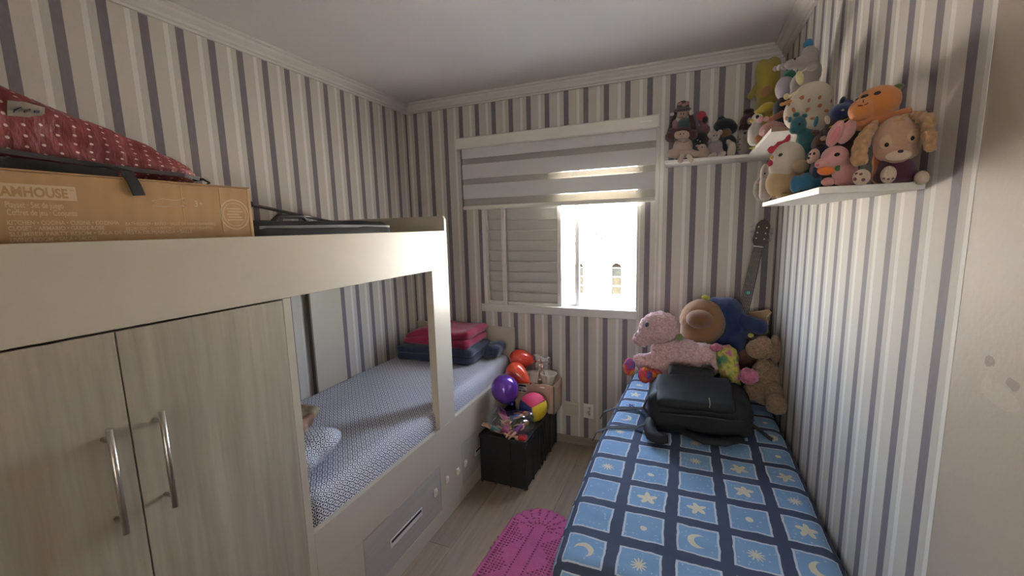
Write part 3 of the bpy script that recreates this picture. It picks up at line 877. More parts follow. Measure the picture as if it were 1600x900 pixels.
# ------------------------------------------------------------------ crochet rug
M_rug = Mat('pink_crochet', (.55, .09, .27), .95, spec=.1)
_n = M_rug.noise(260, 3); _n2 = M_rug.noise(12, 2)
M_rug.color(M_rug.mix((.44, .075, .21), (.70, .20, .40), _n * .7 + _n2 * .3)); M_rug.bump(_n, .8, .006)
RW, RL = .172, .43                     # half width, half length
NXg, NYg = 43, 106
def rug_inside(x, y):
    r = .172
    yy = max(0, abs(y) - (RL - r))
    wob = .004 * math.sin(26 * math.atan2(yy + 1e-6, x)) + (.004 * math.sin(y * 150) if yy == 0 else 0)
    return math.hypot(x, yy) < r + wob - .004
def rug_hole(i, j, x, y):
    yy = abs(y) - (RL - .172)
    if yy > 0:
        r = math.hypot(x, yy); th = math.atan2(yy, x)
        if r < .035: return False
        s = (th / PI * 9) % 1
        if abs(s - .5) * r * PI / 9 < .0046 and int(r / .0105) % 2 == 0: return True
        return False
    ax = abs(x)
    if ax < .040: return ax > .030 and j % 2 == 0
    if .045 < ax < .128:
        ph = abs(((y + .5) % .19) / .19 - .5) * 2      # zigzag of solid diamonds
        lim = .048 + .075 * ph
        if ax < lim: return False
        return i % 2 == 0 and j % 2 == 0
    if .134 < ax < .150: return j % 2 == 0
    return False
b = nb(); gv = {}
def gvx(i, j):
    if (i, j) not in gv:
        x = -RW - .004 + (2 * RW + .008) * i / NXg; y = -RL - .004 + (2 * RL + .008) * j / NYg
        gv[i, j] = b.verts.new((x, y, .0075 + .0016 * fbm((x, y, 0), 60)))
    return gv[i, j]
for i in range(NXg):
    for j in range(NYg):
        x = -RW - .004 + (2 * RW + .008) * (i + .5) / NXg; y = -RL - .004 + (2 * RL + .008) * (j + .5) / NYg
        if rug_inside(x, y) and not rug_hole(i, j, x, y):
            b.faces.new((gvx(i, j), gvx(i + 1, j), gvx(i + 1, j + 1), gvx(i, j + 1)))
rug = obj('rug', b, M_rug, None, True, loc=(-.683, 1.615, .0))
rug.rotation_euler = (0, 0, math.radians(-3))
md = rug.modifiers.new('thick', 'SOLIDIFY'); md.thickness = .006; md.offset = -1
tag(rug, 'oval pink crochet rug with openwork pattern on the floor', 'rug')

# ------------------------------------------------------------------ black crate and what stands on it
M_crate = plain('black_plastic_crate', (.012, .012, .013), .5, var=.2, scale=20)
CX0, CX1, CY0, CY1, CZ = -1.155, -.846, 2.165, 2.795, .312
cr = thing('storage_crate', 'black ribbed storage crate on the floor beside the bunk', 'crate', ((CX0 + CX1) / 2, (CY0 + CY1) / 2, 0))
b = nb(); bx(b, CX0 + .004, CX1 - .004, CY0 + .004, CY1 - .004, .004, CZ - .018, .002); part('body', b, M_crate, cr)
part('lid', box(CX0 + .010, CX1 - .010, CY0 + .010, CY1 - .010, CZ - .0178, CZ - .010), M_crate, cr)
b = nb()
bx(b, CX0, CX1, CY0, CY0 + .010, CZ - .022, CZ, .002); bx(b, CX0, CX1, CY1 - .010, CY1, CZ - .022, CZ, .002)
bx(b, CX0, CX0 + .010, CY0 + .01, CY1 - .01, CZ - .022, CZ, .002); bx(b, CX1 - .010, CX1, CY0 + .01, CY1 - .01, CZ - .022, CZ, .002)
part('rim', b, M_crate, cr)
for xx in (CX0 + .012, CX0 + .105, CX0 + .205, CX1 - .012): part('rib', box(xx - .006, xx + .006, CY0 - .002, CY0 + .005, .0, CZ - .022, .002), M_crate, cr)
for yy in (CY0 + .012, CY0 + .13, CY0 + .25, CY0 + .30, CY0 + .36, CY0 + .48, CY1 - .012): part('rib', box(CX1 - .005, CX1 + .003, yy - .007, yy + .007, 0, CZ - .022, .002), M_crate, cr)
ZCr = CZ - .0099
# pale carton
M_pale = Mat('pale_carton', (.50, .38, .27), .75)
_n = M_pale.noise(5, 3, stretch=(1, 1, 6)); M_pale.color(M_pale.mix((.44, .33, .235), (.56, .44, .32), _n))
KX0, KX1, KY0, KY1, KZ = -1.085, -.800, 2.592, 2.775, .505
kb = thing('carton', 'open pale carton full of oddments standing on the black crate', 'box', ((KX0 + KX1) / 2, (KY0 + KY1) / 2, ZCr))
b = nb(); t_ = .005
bx(b, KX0, KX1, KY0, KY0 + t_, ZCr, KZ); bx(b, KX0, KX1, KY1 - t_, KY1, ZCr, KZ); bx(b, KX0, KX0 + t_, KY0, KY1, ZCr, KZ); bx(b, KX1 - t_, KX1, KY0, KY1, ZCr, KZ)
bx(b, KX0, KX1, KY0, KY1, ZCr, ZCr + t_)
part('carton_walls', b, M_pale, kb)
part('label_sticker', box(KX0 + .028, KX0 + .088, KY0 - .0008, KY0 - .0002, KZ - .072, KZ - .012), M_white, kb)
b = nb(); 
for k, (u0, u1, w0_, w1_) in enumerate(((.031, .085, .016, .030), (.031, .06, .036, .040), (.031, .075, .044, .048), (.031, .05, .055, .066), (.056, .085, .055, .066))): bx(b, KX0 + u0, KX0 + u1, KY0 - .0014, KY0 - .0009, KZ - w1_, KZ - w0_)
part('label_print', b, M_nyl3, kb)
for k in range(3): part('hand_slot', box(KX1 + .0002, KX1 + .001, KY0 + .045 + k * .045, KY0 + .070 + k * .045, KZ - .05 - k * .004, KZ - .035 - k * .004), M_cardedge, kb)
part('fill', box(KX0 + .006, KX1 - .006, KY0 + .006, KY1 - .006, ZCr + .006, KZ - .03), M_pale, kb)
# white tub and papers in the carton
b = nb(); lathe(b, [(.030, 0), (.045, .0), (.056, .075), (.060, .078), (.060, .082), (.053, .082), (.043, .008), (.02, .008)], (0, 0, 0), 22)
tub = obj('white_tub', b, M_plastic, None, True, loc=(-.868, 2.690, KZ - .0296)); tag(tub, 'round white plastic tub standing in the pale carton', 'tub')
b = nb(); bx(b, -.05, .05, -.035, .035, 0, .075, .004)
wb = obj('white_box', b, plain('cream_card', (.62, .56, .50), .7), None, loc=(-1.000, 2.70, KZ - .0296)); wb.rotation_euler = (0, 0, .25); tag(wb, 'small cream card box standing in the pale carton behind the balloon', 'box')
b = nb(); tube(b, [(.03 * math.cos(a * PI / 10), .03 * math.sin(a * PI / 10), .008) for a in range(21)], .007, 8)
rg = obj('tape_roll', b, M_white, None, True, loc=(-.885, 2.622, KZ - .0296 + .001)); tag(rg, 'white tape roll on the front edge of the carton', 'tape')

# clear plastic bags
def clear_mat(name, tint=(.9, .9, .92), gloss=.28):
    m = Mat(name, tint, .1); nt = m.nt
    t = nt.nodes.new('ShaderNodeBsdfTransparent'); t.inputs[0].default_value = (*tint, 1)
    g = nt.nodes.new('ShaderNodeBsdfGlossy'); g.inputs['Roughness'].default_value = .12; g.inputs[0].default_value = (1, 1, 1, 1)
    lw = nt.nodes.new('ShaderNodeLayerWeight'); lw.inputs[0].default_value = .35
    mx = nt.nodes.new('ShaderNodeMixShader')
    f = X(nt, lw.outputs['Facing']) * .55 + gloss * .35
    nt.links.new(f.o, mx.inputs[0]); nt.links.new(t.outputs[0], mx.inputs[1]); nt.links.new(g.outputs[0], mx.inputs[2])
    nt.links.new(mx.outputs[0], nt.nodes['Material Output'].inputs[0])
    return m
M_clear = clear_mat('clear_plastic')
def crumple(name, label, c, size, amp, seed, fr=14):
    def fn(P, n):
        k = amp * (fbm((P.x + seed, P.y, P.z), fr) + .7 * abs(fbm((P.x, P.y + seed, P.z), fr * 2)) - .25)
        return P + n * k
    sx, sy, sz = (s / 2 for s in size)
    b = pillow(-sx, sx, -sy, sy, 0, 2 * sz, min(sx, sy, sz) * .8, 20, 20, 14, fn)
    o = obj(name, b, M_clear, None, True, loc=c); tag(o, label, 'bag')
    return o
crumple('plastic_bag', 'crumpled clear plastic bag standing in the pale carton', (-.930, 2.720, KZ - .029), (.13, .07, .19), .03, 4)
# odd pieces inside that bag
M_skin = plain('doll_skin', (.62, .38, .26), .45, var=.05)
M_hair = plain('doll_hair', (.42, .24, .09), .6, var=.3, scale=80)
for k, (dx, dz, hh) in enumerate(((-.03, .015, .10), (.02, .02, .12))):
    b = nb(); tube(b, [(0, 0, 0), (.008, 0, hh * .5), (0, 0, hh)], [.008, .011, .006], 8)
    ell(b, (0, 0, hh + .01), (.013, .013, .015), None, 10, 8)
    o = obj('small_doll', b, M_skin, None, True, loc=(-.930 + dx, 2.720, KZ - .028 + dz)); o.rotation_euler = (0, .3 - .6 * k, 0)
    tag(o, ('left' if k == 0 else 'right') + ' one of two small tan dolls in the upright clear bag', 'doll', 'dolls in the upright clear bag')

# bag of dolls on the front of the crate
DBX, DBY = -.985, 2.268
crumple('plastic_bag', 'bulging clear plastic bag of dolls on the front of the black crate', (DBX, DBY, ZCr + .001), (.27, .175, .135), .024, 11, 10)
cols = [(.05, .28, .24), (.55, .07, .28), (.25, .08, .35), (.60, .10, .22), (.10, .22, .45)]
dn = ['green', 'hot pink', 'purple', 'rose', 'blue']
random.seed(3)
dpos = [(-.075, -.045, .022, 10, 20), (.02, -.055, .022, -25, 12), (.07, -.03, .050, 60, -18), (-.03, .0, .070, -40, 30), (.03, .02, .095, 20, -20)]
for k, (dx, dy, dz, rz, ry) in enumerate(dpos):
    t = thing('fashion_doll', 'slim doll in %s clothes lying in the bag on the crate' % dn[k], 'doll', (DBX + dx, DBY + dy, ZCr + .002 + dz), math.radians(rz), 'dolls in the bag')
    t.rotation_euler = (0, math.radians(ry), math.radians(rz))
    b = nb()
    for sgn in (-1, 1):
        tube(b, [(-.03, sgn * .008, 0), (-.062, sgn * (.012 + .008 * k % 3 * .3), .004), (-.098, sgn * .012, -.002)], [.0095, .0075, .005], 8)
        tube(b, [(.028, sgn * .014, .002), (.012, sgn * .030, .006), (-.012, sgn * .036, .010)], [.0055, .005, .004], 8)
    tube(b, [(-.032, 0, 0), (-.005, 0, 0), (.012, 0, 0), (.032, 0, 0), (.046, 0, 0)], [.013, .010, .012, .012, .005], 10)
    ell(b, (.060, 0, .002), (.015, .012, .013), None, 10, 8)
    obj('body', b, M_skin, t, True)
    b = nb(); tube(b, [(-.036 - .02 * (k % 2), 0, 0), (-.01, 0, 0), (.012, 0, 0), (.03, 0, 0)], [.020 + .006 * (k % 2), .0125, .0145, .0135], 10)
    obj('dress', b, plain('doll_dress_%d' % k, cols[k], .6), t, True)
    b = nb(); ell(b, (.064, 0, -.003), (.0165, .015, .014), None, 10, 8); tube(b, [(.062, .008, -.006), (.036, .016, -.012), (.016, .018, -.014)], [.010, .009, .004], 8)
    obj('hair', b, M_hair, t, True)
# red cloth tucked into the front corner
soft('red_cloth', 'folded red cloth tucked in the front corner of the black crate', 'cloth', blanket_mat('red_cotton', (.50, .03, .04)), (-.885, 2.205, ZCr + .013), (.06, .05, .024), .010, (0, 0, 12), .003, 20, (10, 10, 4), seed=5)

# balloons
def balloon(name, label, c, r, rot, col, rough=.18, metal=0.0, squash=1.0, neck=1.22):
    m = Mat(name + '_skin', col, rough, metal); n_ = m.noise(3, 2); m.color(m.mix(tuple(k * .85 for k in col), tuple(min(1, k * 1.12) for k in col), n_))
    m.b.inputs['Coat Weight'].default_value = .5
    t = thing(name, label, 'balloon', c); t.rotation_euler = tuple(math.radians(a) for a in rot)
    prof = [(.004, -(neck + .06) * r), (.05 * r, -(neck + .05) * r)]
    for k in range(1, 19):
        a = PI * k / 19
        z = -math.cos(a); rr = math.sin(a) ** .9
        taper = 1 - (.22 + (neck - 1.22) * .45) * max(0, -z) ** 1.3
        prof.append((rr * r * taper * squash, z * r * (neck if z < 0 else 1.05)))
    prof.append((.002, 1.052 * r))
    obj('skin', lathe(nb(), prof, seg=28), m, t, True)
    b = nb(); lathe(b, [(.002, -(neck + .08) * r), (.09 * r, -(neck + .18) * r), (.13 * r, -(neck + .24) * r), (.11 * r, -(neck + .25) * r), (.02 * r, -(neck + .11) * r)], seg=14)
    obj('knot', b, m, t, True)
    return t
balloon('balloon', 'purple metallic balloon wedged between the bunk and the crate', at(789, 608, 'y', 2.345), .088, (20, -12, 0), (.13, .035, .36), .22, .35)
balloon('balloon', 'orange balloon with a long neck lying in front of the red balloon', (-1.060, 2.560, .585), .068, (0, -66, -15), (.75, .085, .035), .2, neck=1.75)
balloon('balloon', 'red balloon at the back of the pale carton against the wall', (-1.085, 2.715, .632), .078, (0, -82, 10), (.62, .05, .03), .25, squash=.85)

# panelled ball
bc = at(833, 636, 'z', ZCr + .0945)
ball = thing('play_ball', 'soft ball with pink, yellow and navy panels on the crate', 'ball', bc)
bcols = [(.62, .05, .14), (.035, .06, .22), (.72, .52, .03)]
RB = .094
for k in range(3):
    b = nb(); rows = []
    for i in range(13):
        ph = PI * i / 12
        rows.append([b.verts.new((RB * math.sin(ph) * math.cos(PI / 6 + PI * 2 / 3 * (k + .012 + .976 * j / 10)), RB * math.sin(ph) * math.sin(PI / 6 + PI * 2 / 3 * (k + .012 + .976 * j / 10)), RB * math.cos(ph))) for j in range(11)])
    for i in range(12):
        for j in range(10): b.faces.new((rows[i][j], rows[i + 1][j], rows[i + 1][j + 1], rows[i][j + 1]))
    bmesh.ops.remove_doubles(b, verts=b.verts, dist=1e-5)
    m = plain('ball_panel_%d' % k, bcols[k], .6, var=.15, scale=60, bump=.3)
    obj('panel', b, m, ball, True)
b = nb(); ell(b, (0, 0, 0), (RB * .98, RB * .98, RB * .98), None, 24, 16)
obj('core', b, M_nyl3, ball, True)
ball.rotation_euler = (EYE + Vector((-.25, 0, -.2)) - bc).to_track_quat('Z', 'Y').to_euler()

# ------------------------------------------------------------------ outlets on the window wall
def outlet(label, x0, x1, z0, z1, m):
    t = thing('wall_outlet', label, 'outlet', ((x0 + x1) / 2, YB, (z0 + z1) / 2))
    part('plate', box(x0, x1, YB - .009, YB - .0003, z0, z1, .003), m, t)
    return t
t = outlet('blank cream wall plate beside the crate', -.800, -.688, .205, .315, plain('cream_plate', (.56, .50, .40), .45))
part('inner_plate', box(-.788, -.700, YB - .0115, YB - .0092, .220, .300, .001), plain('cream_plate_inner', (.52, .46, .37), .45), t)
t = outlet('white wall socket with a plugged in adapter', -.650, -.578, .210, .315, M_plastic)
b = nb(); bx(b, -.634, -.594, YB - .013, YB - .0092, .228, .300, .004); part('socket', b, M_plastic, t)
b = nb(); tube(b, [(-.614, YB - .034, .285), (-.614, YB - .0135, .285)], [.012, .014], 12); part('plug', b, M_plastic, t)
b = nb(); tube(b, [(-.614, YB - .030, .262), (-.614, YB - .0135, .262)], .010, 10); tube(b, [(-.606, YB - .030, .245), (-.606, YB - .0135, .245)], .006, 8); part('adapter', b, M_steel, t)

# ------------------------------------------------------------------ wall shelves
M_shelf = plain('white_shelf', (.66, .635, .59), .45, var=.02)
M_raw = plain('raw_board_edge', (.30, .215, .165), .8)
ZS, ZU = 1.638, 1.9195
s1 = thing('wall_shelf', 'lower white wall shelf nearest the viewer, full of plush toys', 'shelf', (.363, 1.567, ZS - .0155), group='white wall shelves')
part('board', box(.270, XR - .001, 1.1675, 1.967, ZS - .0155, ZS, .0008), M_shelf, s1)
part('end_edge', box(.2705, XR - .0012, 1.1665, 1.1674, ZS - .015, ZS - .0005), M_shelf, s1)
s2 = thing('wall_shelf', 'upper white shelf on the right wall running into the corner', 'shelf', (.37, 2.25, ZU - .0155), group='white wall shelves')
part('board', box(.283, XR - .001, 1.950, YB - .2025, ZU - .0155, ZU, .0008), M_shelf, s2)
part('end_edge', box(.2835, XR - .0012, 1.9490, 1.9499, ZU - .015, ZU - .0005), M_raw, s2)
s3 = thing('wall_shelf', 'white shelf with rag dolls on the window wall beside the blind', 'shelf', (.15, YB - .1, ZU - .0155), group='white wall shelves')
part('board', box(-.135, XR - .001, YB - .202, YB - .0003, ZU - .0155, ZU, .0008), M_shelf, s3)
part('end_cap', box(-.1365, -.1352, YB - .202, YB - .0003, ZU - .0155, ZU), M_shelf, s3)

# ------------------------------------------------------------------ guitar standing in the corner on the bed
ax0 = Vector((.235, 2.665, .612)); ax1 = Vector((.395, 2.760, 1.575))
gz = (ax1 - ax0).normalized(); L_ = (ax1 - ax0).length
gy = Vector((-.25, -1, .0)); gn = (gy - gz * gy.dot(gz)).normalized(); gx = gn.cross(gz) * -1
gt = thing('guitar', 'acoustic guitar leaning in the corner behind the teddies', 'guitar', ax0)
GM = Matrix((gx, -gn, gz)).transposed().to_4x4()
def gpart(name, bm, m, smooth=False):
    bmesh.ops.transform(bm, matrix=GM, verts=bm.verts)
    return obj(name, bm, m, gt, smooth)
# outline of the body (half widths along the axis), cutaway on the right
def gout(t): 
    pts = [(0, .0), (.012, .085), (.05, .150), (.12, .180), (.19, .165), (.26, .125), (.31, .122), (.37, .138), (.42, .128), (.455, .085), (.465, .03)]
    return pts
right = [(w, z) for z, w in gout(0)][:9] + [(.120, .445), (.135, .475), (.120, .490), (.085, .470), (.030, .452)]
left = [(-w, z) for z, w in gout(0)][::-1]
poly = right + left[:-1]
M_spruce = woodmat('guitar_top', (.28, .15, .055), (.42, .26, .11), .25, 'z', 6)
M_rosew = woodmat('guitar_neck', (.035, .022, .016), (.075, .045, .03), .4, 'z', 8)
M_fret = plain('dull_fret', (.10, .09, .08), .5)
b = nb(); prism(b, poly, 'y', .0, .085); gpart('body', b, M_spruce)
b = nb(); tube(b, [(x, -.002, z) for x, z in poly] + [(poly[0][0], -.002, poly[0][1])], .0035, 6); gpart('binding', b, plain('cream_binding', (.62, .48, .28), .4), True)
b = nb(); lathe(b, [(.001, 0), (.05, 0), (.05, .002), (.001, .002)], seg=24); bmesh.ops.rotate(b, matrix=Matrix.Rotation(PI / 2, 3, 'X'), verts=b.verts); bmesh.ops.translate(b, vec=(0, -.0005, .33), verts=b.verts); gpart('sound_hole', b, M_black)
NK = L_ - .155
b = nb(); prism(b, [(-.028, .36), (.028, .36), (.0225, NK), (-.0225, NK)], 'y', -.012, .016); gpart('neck', b, M_rosew)
for k in range(15):
    b = nb(); z = NK - (NK - .18) * (1 - 2 ** (-k / 12)) * 1.0 - .004
    bx(b, -.026, .026, -.0145, -.012, z, z + .002); gpart('fret', b, M_fret)
b = nb(); prism(b, [(-.0225, NK), (.0225, NK), (.036, NK + .03), (.034, L_ - .03), (.018, L_ - .008), (0, L_), (-.018, L_ - .008), (-.034, L_ - .03), (-.036, NK + .03)], 'y', -.006, .012); gpart('headstock', b, M_rosew)
b = nb()
for s_ in (-1, 1):
    for k in range(3):
        z = NK + .045 + k * .032
        tube(b, [(s_ * .02, -.012, z), (s_ * .02, -.004, z)], .004, 8); tube(b, [(s_ * .034, .004, z), (s_ * .045, .004, z)], .003, 8); ell(b, (s_ * .050, .004, z), (.006, .004, .008), None, 8, 6)
gpart('tuning_pegs', b, M_steel, True)
b = nb(); bx(b, -.024, .024, -.016, -.006, NK - .003, NK + .003); gpart('nut', b, M_white)
b = nb()
for k in range(6):
    x = -.016 + k * .0064
    tube(b, [(x * 1.6, -.014, .14), (x, -.016, NK)], .0005, 4)
gpart('strings', b, M_steel)
b = nb(); bx(b, -.06, .06, -.012, -.0002, .13, .15, .002); gpart('bridge', b, M_rosew)
b = nb(); lathe(b, [(.001, 0), (.010, 0), (.010, .004), (.001, .005)], seg=14); bmesh.ops.rotate(b, matrix=Matrix.Rotation(PI / 2, 3, 'X'), verts=b.verts); bmesh.ops.translate(b, vec=(.004, -.016, .56), verts=b.verts); gpart('tuner_clip', b, plain('mint_clip', (.12, .42, .36), .4), True)

# ------------------------------------------------------------------ plush toys and dolls
def vframe(P):
    u = (P - EYE).normalized(); er = u.cross(Vector((0, 0, 1))).normalized(); eu = er.cross(u)
    return er, u, eu
def blob(px, py, y, rx, ry, rd=None, roll=0):
    """ellipsoid seen around pixel (px,py), standing at depth y; rx, ry its half sizes there in pixels"""
    P = at(px, py, 'y', y); er, u, eu = vframe(P)
    a = math.radians(-roll)
    ca, sa = math.cos(a), math.sin(a)
    e1, e3 = er * ca + eu * sa, eu * ca - er * sa
    k1 = (proj(P + e1 * .005) - proj(P)).length / .005; k3 = (proj(P + e3 * .005) - proj(P)).length / .005
    m1, m3 = rx / k1, ry / k3
    md = (min(m1, m3) * .55 + max(m1, m3) * .35) if rd is None else rd
    R = Matrix((e1, u, e3)).transposed()
    return (P, (m1, md, m3), R)
def limb(p0, p1, y0, y1, r0, r1, n=4):
    out = []
    for i in range(n + 1):
        t = i / n; r = r0 + (r1 - r0) * t
        out.append(blob(p0[0] + (p1[0] - p0[0]) * t, p0[1] + (p1[1] - p0[1]) * t, y0 + (y1 - y0) * t, r, r))
    return out
class Plush:
    def __init__(s, name, label, cat='plush toy', group=None, base=None, y=None):
        s.root = thing(name, label, cat, (0, 0, 0), 0, group); s.blobs = []; s.base = base; s.y = y; s.placed = False
    def _place(s):
        if s.placed: return
        c = Vector((0, 0, 0))
        for P, r, R in s.blobs: c += P
        c /= max(1, len(s.blobs))
        s.root.location = (c.x, c.y, s.base if s.base is not None else c.z); s.placed = True
    def body(s, blobs, col, name='body', vox=.006, fur=0, mat=None, smooth=4, floor=None):
        s.blobs += blobs; s._place()
        b = nb()
        for P, r, R in blobs: ell(b, P - s.root.location, r, R, 20, 14)
        if floor is not None:
            fz = floor - s.root.location.z
            for v in b.verts:
                if v.co.z < fz: v.co.z = fz
        o = obj(name, b, mat or (furmat(col) if fur >= .008 else plushmat(col)), s.root, True)
        md = o.modifiers.new('join', 'REMESH'); md.mode = 'VOXEL'; md.voxel_size = vox; md.use_smooth_shade = True
        md = o.modifiers.new('soften', 'SMOOTH'); md.factor = .5; md.iterations = smooth
        if fur:
            tx = bpy.data.textures.get('fur_lumps') or bpy.data.textures.new('fur_lumps', 'CLOUDS'); tx.noise_scale = .016; tx.noise_depth = 3
            md = o.modifiers.new('fur', 'DISPLACE'); md.texture = tx; md.strength = fur * 1.6; md.mid_level = .5; md.texture_coords = 'LOCAL'
        return o
    def add(s, name, blobs, col=None, mat=None, rough=.5):
        s.blobs += blobs; s._place()
        b = nb()
        for P, r, R in blobs: ell(b, P - s.root.location, r, R, 14, 10)
        return obj(name, b, mat or (plushmat(col) if rough > .4 else plain(name + '_gloss', col, rough)), s.root, True)
    def face(s, name, spots, col, thick=.0022, rough=.95, mat=None):
        """thin patches lying on the surface seen at the pixels (px, py, rx, ry, roll)"""
        m = mat or (plushmat(col) if rough > .6 else plain(name + '_bead', col, rough))
        for q in spots:
            px, py, rx, ry = q[:4]; roll = q[4] if len(q) > 4 else 0
            d = (RT * ((px - 800) / FPX) - UP * ((py - 450) / FPX) + FW).normalized()
            best = None
            for P, r, R in s.blobs:
                Ri = R.transposed(); o_ = Ri @ (EYE - P); dd = Ri @ d
                o_ = Vector((o_.x / r[0], o_.y / r[1], o_.z / r[2])); dd = Vector((dd.x / r[0], dd.y / r[1], dd.z / r[2]))
                A, B, Cc = dd.dot(dd), o_.dot(dd), o_.dot(o_) - 1
                D = B * B - A * Cc
                if D > 0:
                    t = (-B - math.sqrt(D)) / A
                    if best is None or t < best[0]:
                        h = o_ + dd * t
                        nrm = (R @ Vector((h.x / r[0], h.y / r[1], h.z / r[2]))).normalized()
                        best = (t, nrm)
            if best is None: continue
            hp = EYE + d * best[0]; nrm = best[1]
            er, u, eu = vframe(hp); a = math.radians(-roll)
            e1 = er * math.cos(a) + eu * math.sin(a)
            k1 = (proj(hp + er * .005) - proj(hp)).length / .005
            nn = (nrm * .8 - u * .2).normalized()
            e1 = (e1 - nn * e1.dot(nn)).normalized(); e3 = nn.cross(e1)
            b = nb(); ell(b, hp - s.root.location, (rx / k1, thick, ry / k1), Matrix((e1, nn, e3)).transposed(), 14, 8)
            obj(name, b, m, s.root, True)
BLACK = (.012, .012, .013)
def drop(pt_px, y, base, r, n=3):
    """blobs that carry a body from a pixel down to the board it sits on"""
    P = at(pt_px[0], pt_px[1], 'y', y); out = []
    for i in range(n + 1):
        z = P.z + (base + r - P.z) * i / n
        er, u, eu = vframe(P)
        out.append((Vector((P.x, P.y, z)), (r, r, r), Matrix.Identity(3)))
    return out

# ---------------- lower shelf
G1 = 'plush toys on the lower wall shelf'
SK = .0
t = Plush('plush_puppy', 'tan plush puppy with long fluffy ears and plum coat at the shelf end', group=G1, base=ZS)
tan = (.50, .29, .15)
t.body([blob(1400, 217, 1.170, 39, 37), blob(1403, 241, 1.145, 25, 15), blob(1385, 240, 1.160, 20, 12), blob(1420, 238, 1.160, 18, 12)], (.50, .30, .20), 'head', .006)
t.body([blob(1400, 263, 1.19, 32, 24), blob(1400, 276, 1.190, 40, 14)], (.085, .025, .045), 'coat', .006, floor=ZS)
t.add('hind_paw', [blob(1440, 278, 1.125, 13, 11.5, .02)], (.56, .44, .33)); t.add('hind_paw', [blob(1346, 277, 1.115, 15, 13, .018)], (.55, .43, .32)); t.add('front_paw', [blob(1388, 273, 1.120, 13.5, 14, .018)], (.56, .44, .33))
t.body(limb((1366, 196), (1350, 215), 1.170, 1.160, 10, 13, 2) + limb((1350, 215), (1342, 246), 1.160, 1.150, 13, 16, 3), tan, 'ear', .006, .008)
t.body(limb((1428, 181), (1449, 185), 1.140, 1.100, 10, 13, 2) + limb((1449, 185), (1452, 226), 1.100, 1.080, 14, 14, 3), tan, 'ear', .006, .008)
t.body([blob(1405, 190, 1.150, 15, 9), blob(1411, 183, 1.160, 12, 8)], tan, 'tuft', .006, .008)
t.face('muzzle_patch', [(1404, 243, 22, 11)], (.60, .47, .36), .003); t.face('eye_patch', [(1384, 222, 12, 15), (1427, 212, 12, 15)], (.56, .38, .24), .002)
t.face('eye', [(1386, 226, 4.6, 5.4), (1425, 216, 4.6, 5.4)], BLACK, .004, .25); t.face('nose', [(1407, 237, 6, 4)], (.03, .015, .015), .006, .3)
t.face('mouth', [(1400, 247, 9, 1, -8)], (.15, .05, .04), .0025)
t.face('pad', [(1381, 279, 2.5, 2), (1388, 280, 2.5, 2), (1395, 279, 2.5, 2), (1338, 271, 3, 2.5), (1336, 280, 3.5, 3.5), (1345, 272, 3, 2.5), (1349, 281, 3.5, 3.5)], (.20, .06, .10), .002)

t = Plush('plush_fruit', 'orange plush with sleepy dog face lying above the tan puppy', group=G1, base=ZS)
org = (.60, .22, .055)
t.body([blob(1370, 161, 1.245, 42, 26, .045, -10), blob(1345, 172, 1.225, 22, 18, .04)], org, 'head', .006)
t.body([blob(1350, 190, 1.245, 30, 15), blob(1366, 192, 1.255, 26, 14)] + drop((1388, 205), 1.262, ZS, .026) + limb((1375, 184), (1420, 174), 1.235, 1.215, 9, 8, 4), (.52, .20, .085), 'body', .006, floor=ZS)
t.body([blob(1401, 137, 1.265, 14, 6, .012, -8), blob(1408, 134, 1.275, 8, 5, .01, 20)], (.13, .17, .05), 'leaf', .005)
t.face('nose', [(1351, 151, 7, 4.2, -8)], BLACK, .004, .4); t.face('eye', [(1371, 145.5, 6, 4, -12), (1339.5, 156, 2.6, 4, 30)], BLACK, .003, .4)
t.face('mouth', [(1349, 158, 1, 5), (1344, 165, 5, 1, 12), (1354, 162.5, 5, 1, -35)], (.10, .03, .01), .0022)

t = Plush('plush_rabbit', 'pink plush rabbit holding an orange felt carrot', group=G1, base=ZS)
pk = (.60, .31, .29)
t.body([blob(1304, 246, 1.23, 24, 19), blob(1283, 256, 1.215, 12, 9), blob(1320, 268, 1.25, 22, 21), blob(1322, 281, 1.25, 24, 10), blob(1294, 284, 1.22, 13, 8)], pk, 'body', .0055, floor=ZS)
t.body([blob(1305, 209, 1.225, 12, 25, .012, 20)], pk, 'ear', .005); t.body([blob(1323, 206, 1.235, 13, 24, .013, 25)], (.52, .29, .28), 'ear', .005)
t.face('ear_lining', [(1305, 211, 5.5, 17, 20)], (.62, .22, .24), .002)
t.body([blob(1291, 267, 1.205, 15, 8, .012, 4), blob(1280, 266, 1.205, 6, 4.5, .01)], (.68, .17, .03), 'carrot', .005)
t.body([blob(1309, 261, 1.203, 6, 3, .006, -20), blob(1308, 265, 1.203, 6, 3, .006, 15)], (.05, .17, .05), 'carrot_leaf', .004)
t.face('eye', [(1308, 241.5, 4.8, 3.8, -10)], BLACK, .004, .25); t.face('nose', [(1277.5, 258, 3, 2.4)], (.62, .12, .18), .003)

t = Plush('plush_doll', 'small plush figure with white face and bright blue trousers', group=G1, base=ZS)
t.body([blob(1272, 243, 1.34, 10, 12), blob(1267, 250, 1.33, 8, 7)], (.56, .38, .31), 'head', .005)
t.body([blob(1277, 268, 1.35, 11, 13), blob(1284, 235, 1.37, 12, 12)], (.03, .045, .10), 'shirt', .005)
t.body([blob(1242, 288, 1.36, 8.5, 15, .016), blob(1260, 284, 1.36, 13, 15, .02), blob(1275, 284, 1.36, 11, 11)], (.03, .14, .24), 'trousers', .005, floor=ZS)
t.body([blob(1263, 243, 1.345, 3.5, 7), blob(1281, 228, 1.36, 9, 5)], (.03, .022, .022), 'hair', .005)
t.face('eye', [(1272, 240, 2.2, 3), (1266, 241, 1.8, 2.6)], BLACK, .003, .3); t.face('nose', [(1263, 247, 2.6, 2.2)], BLACK, .004, .3)

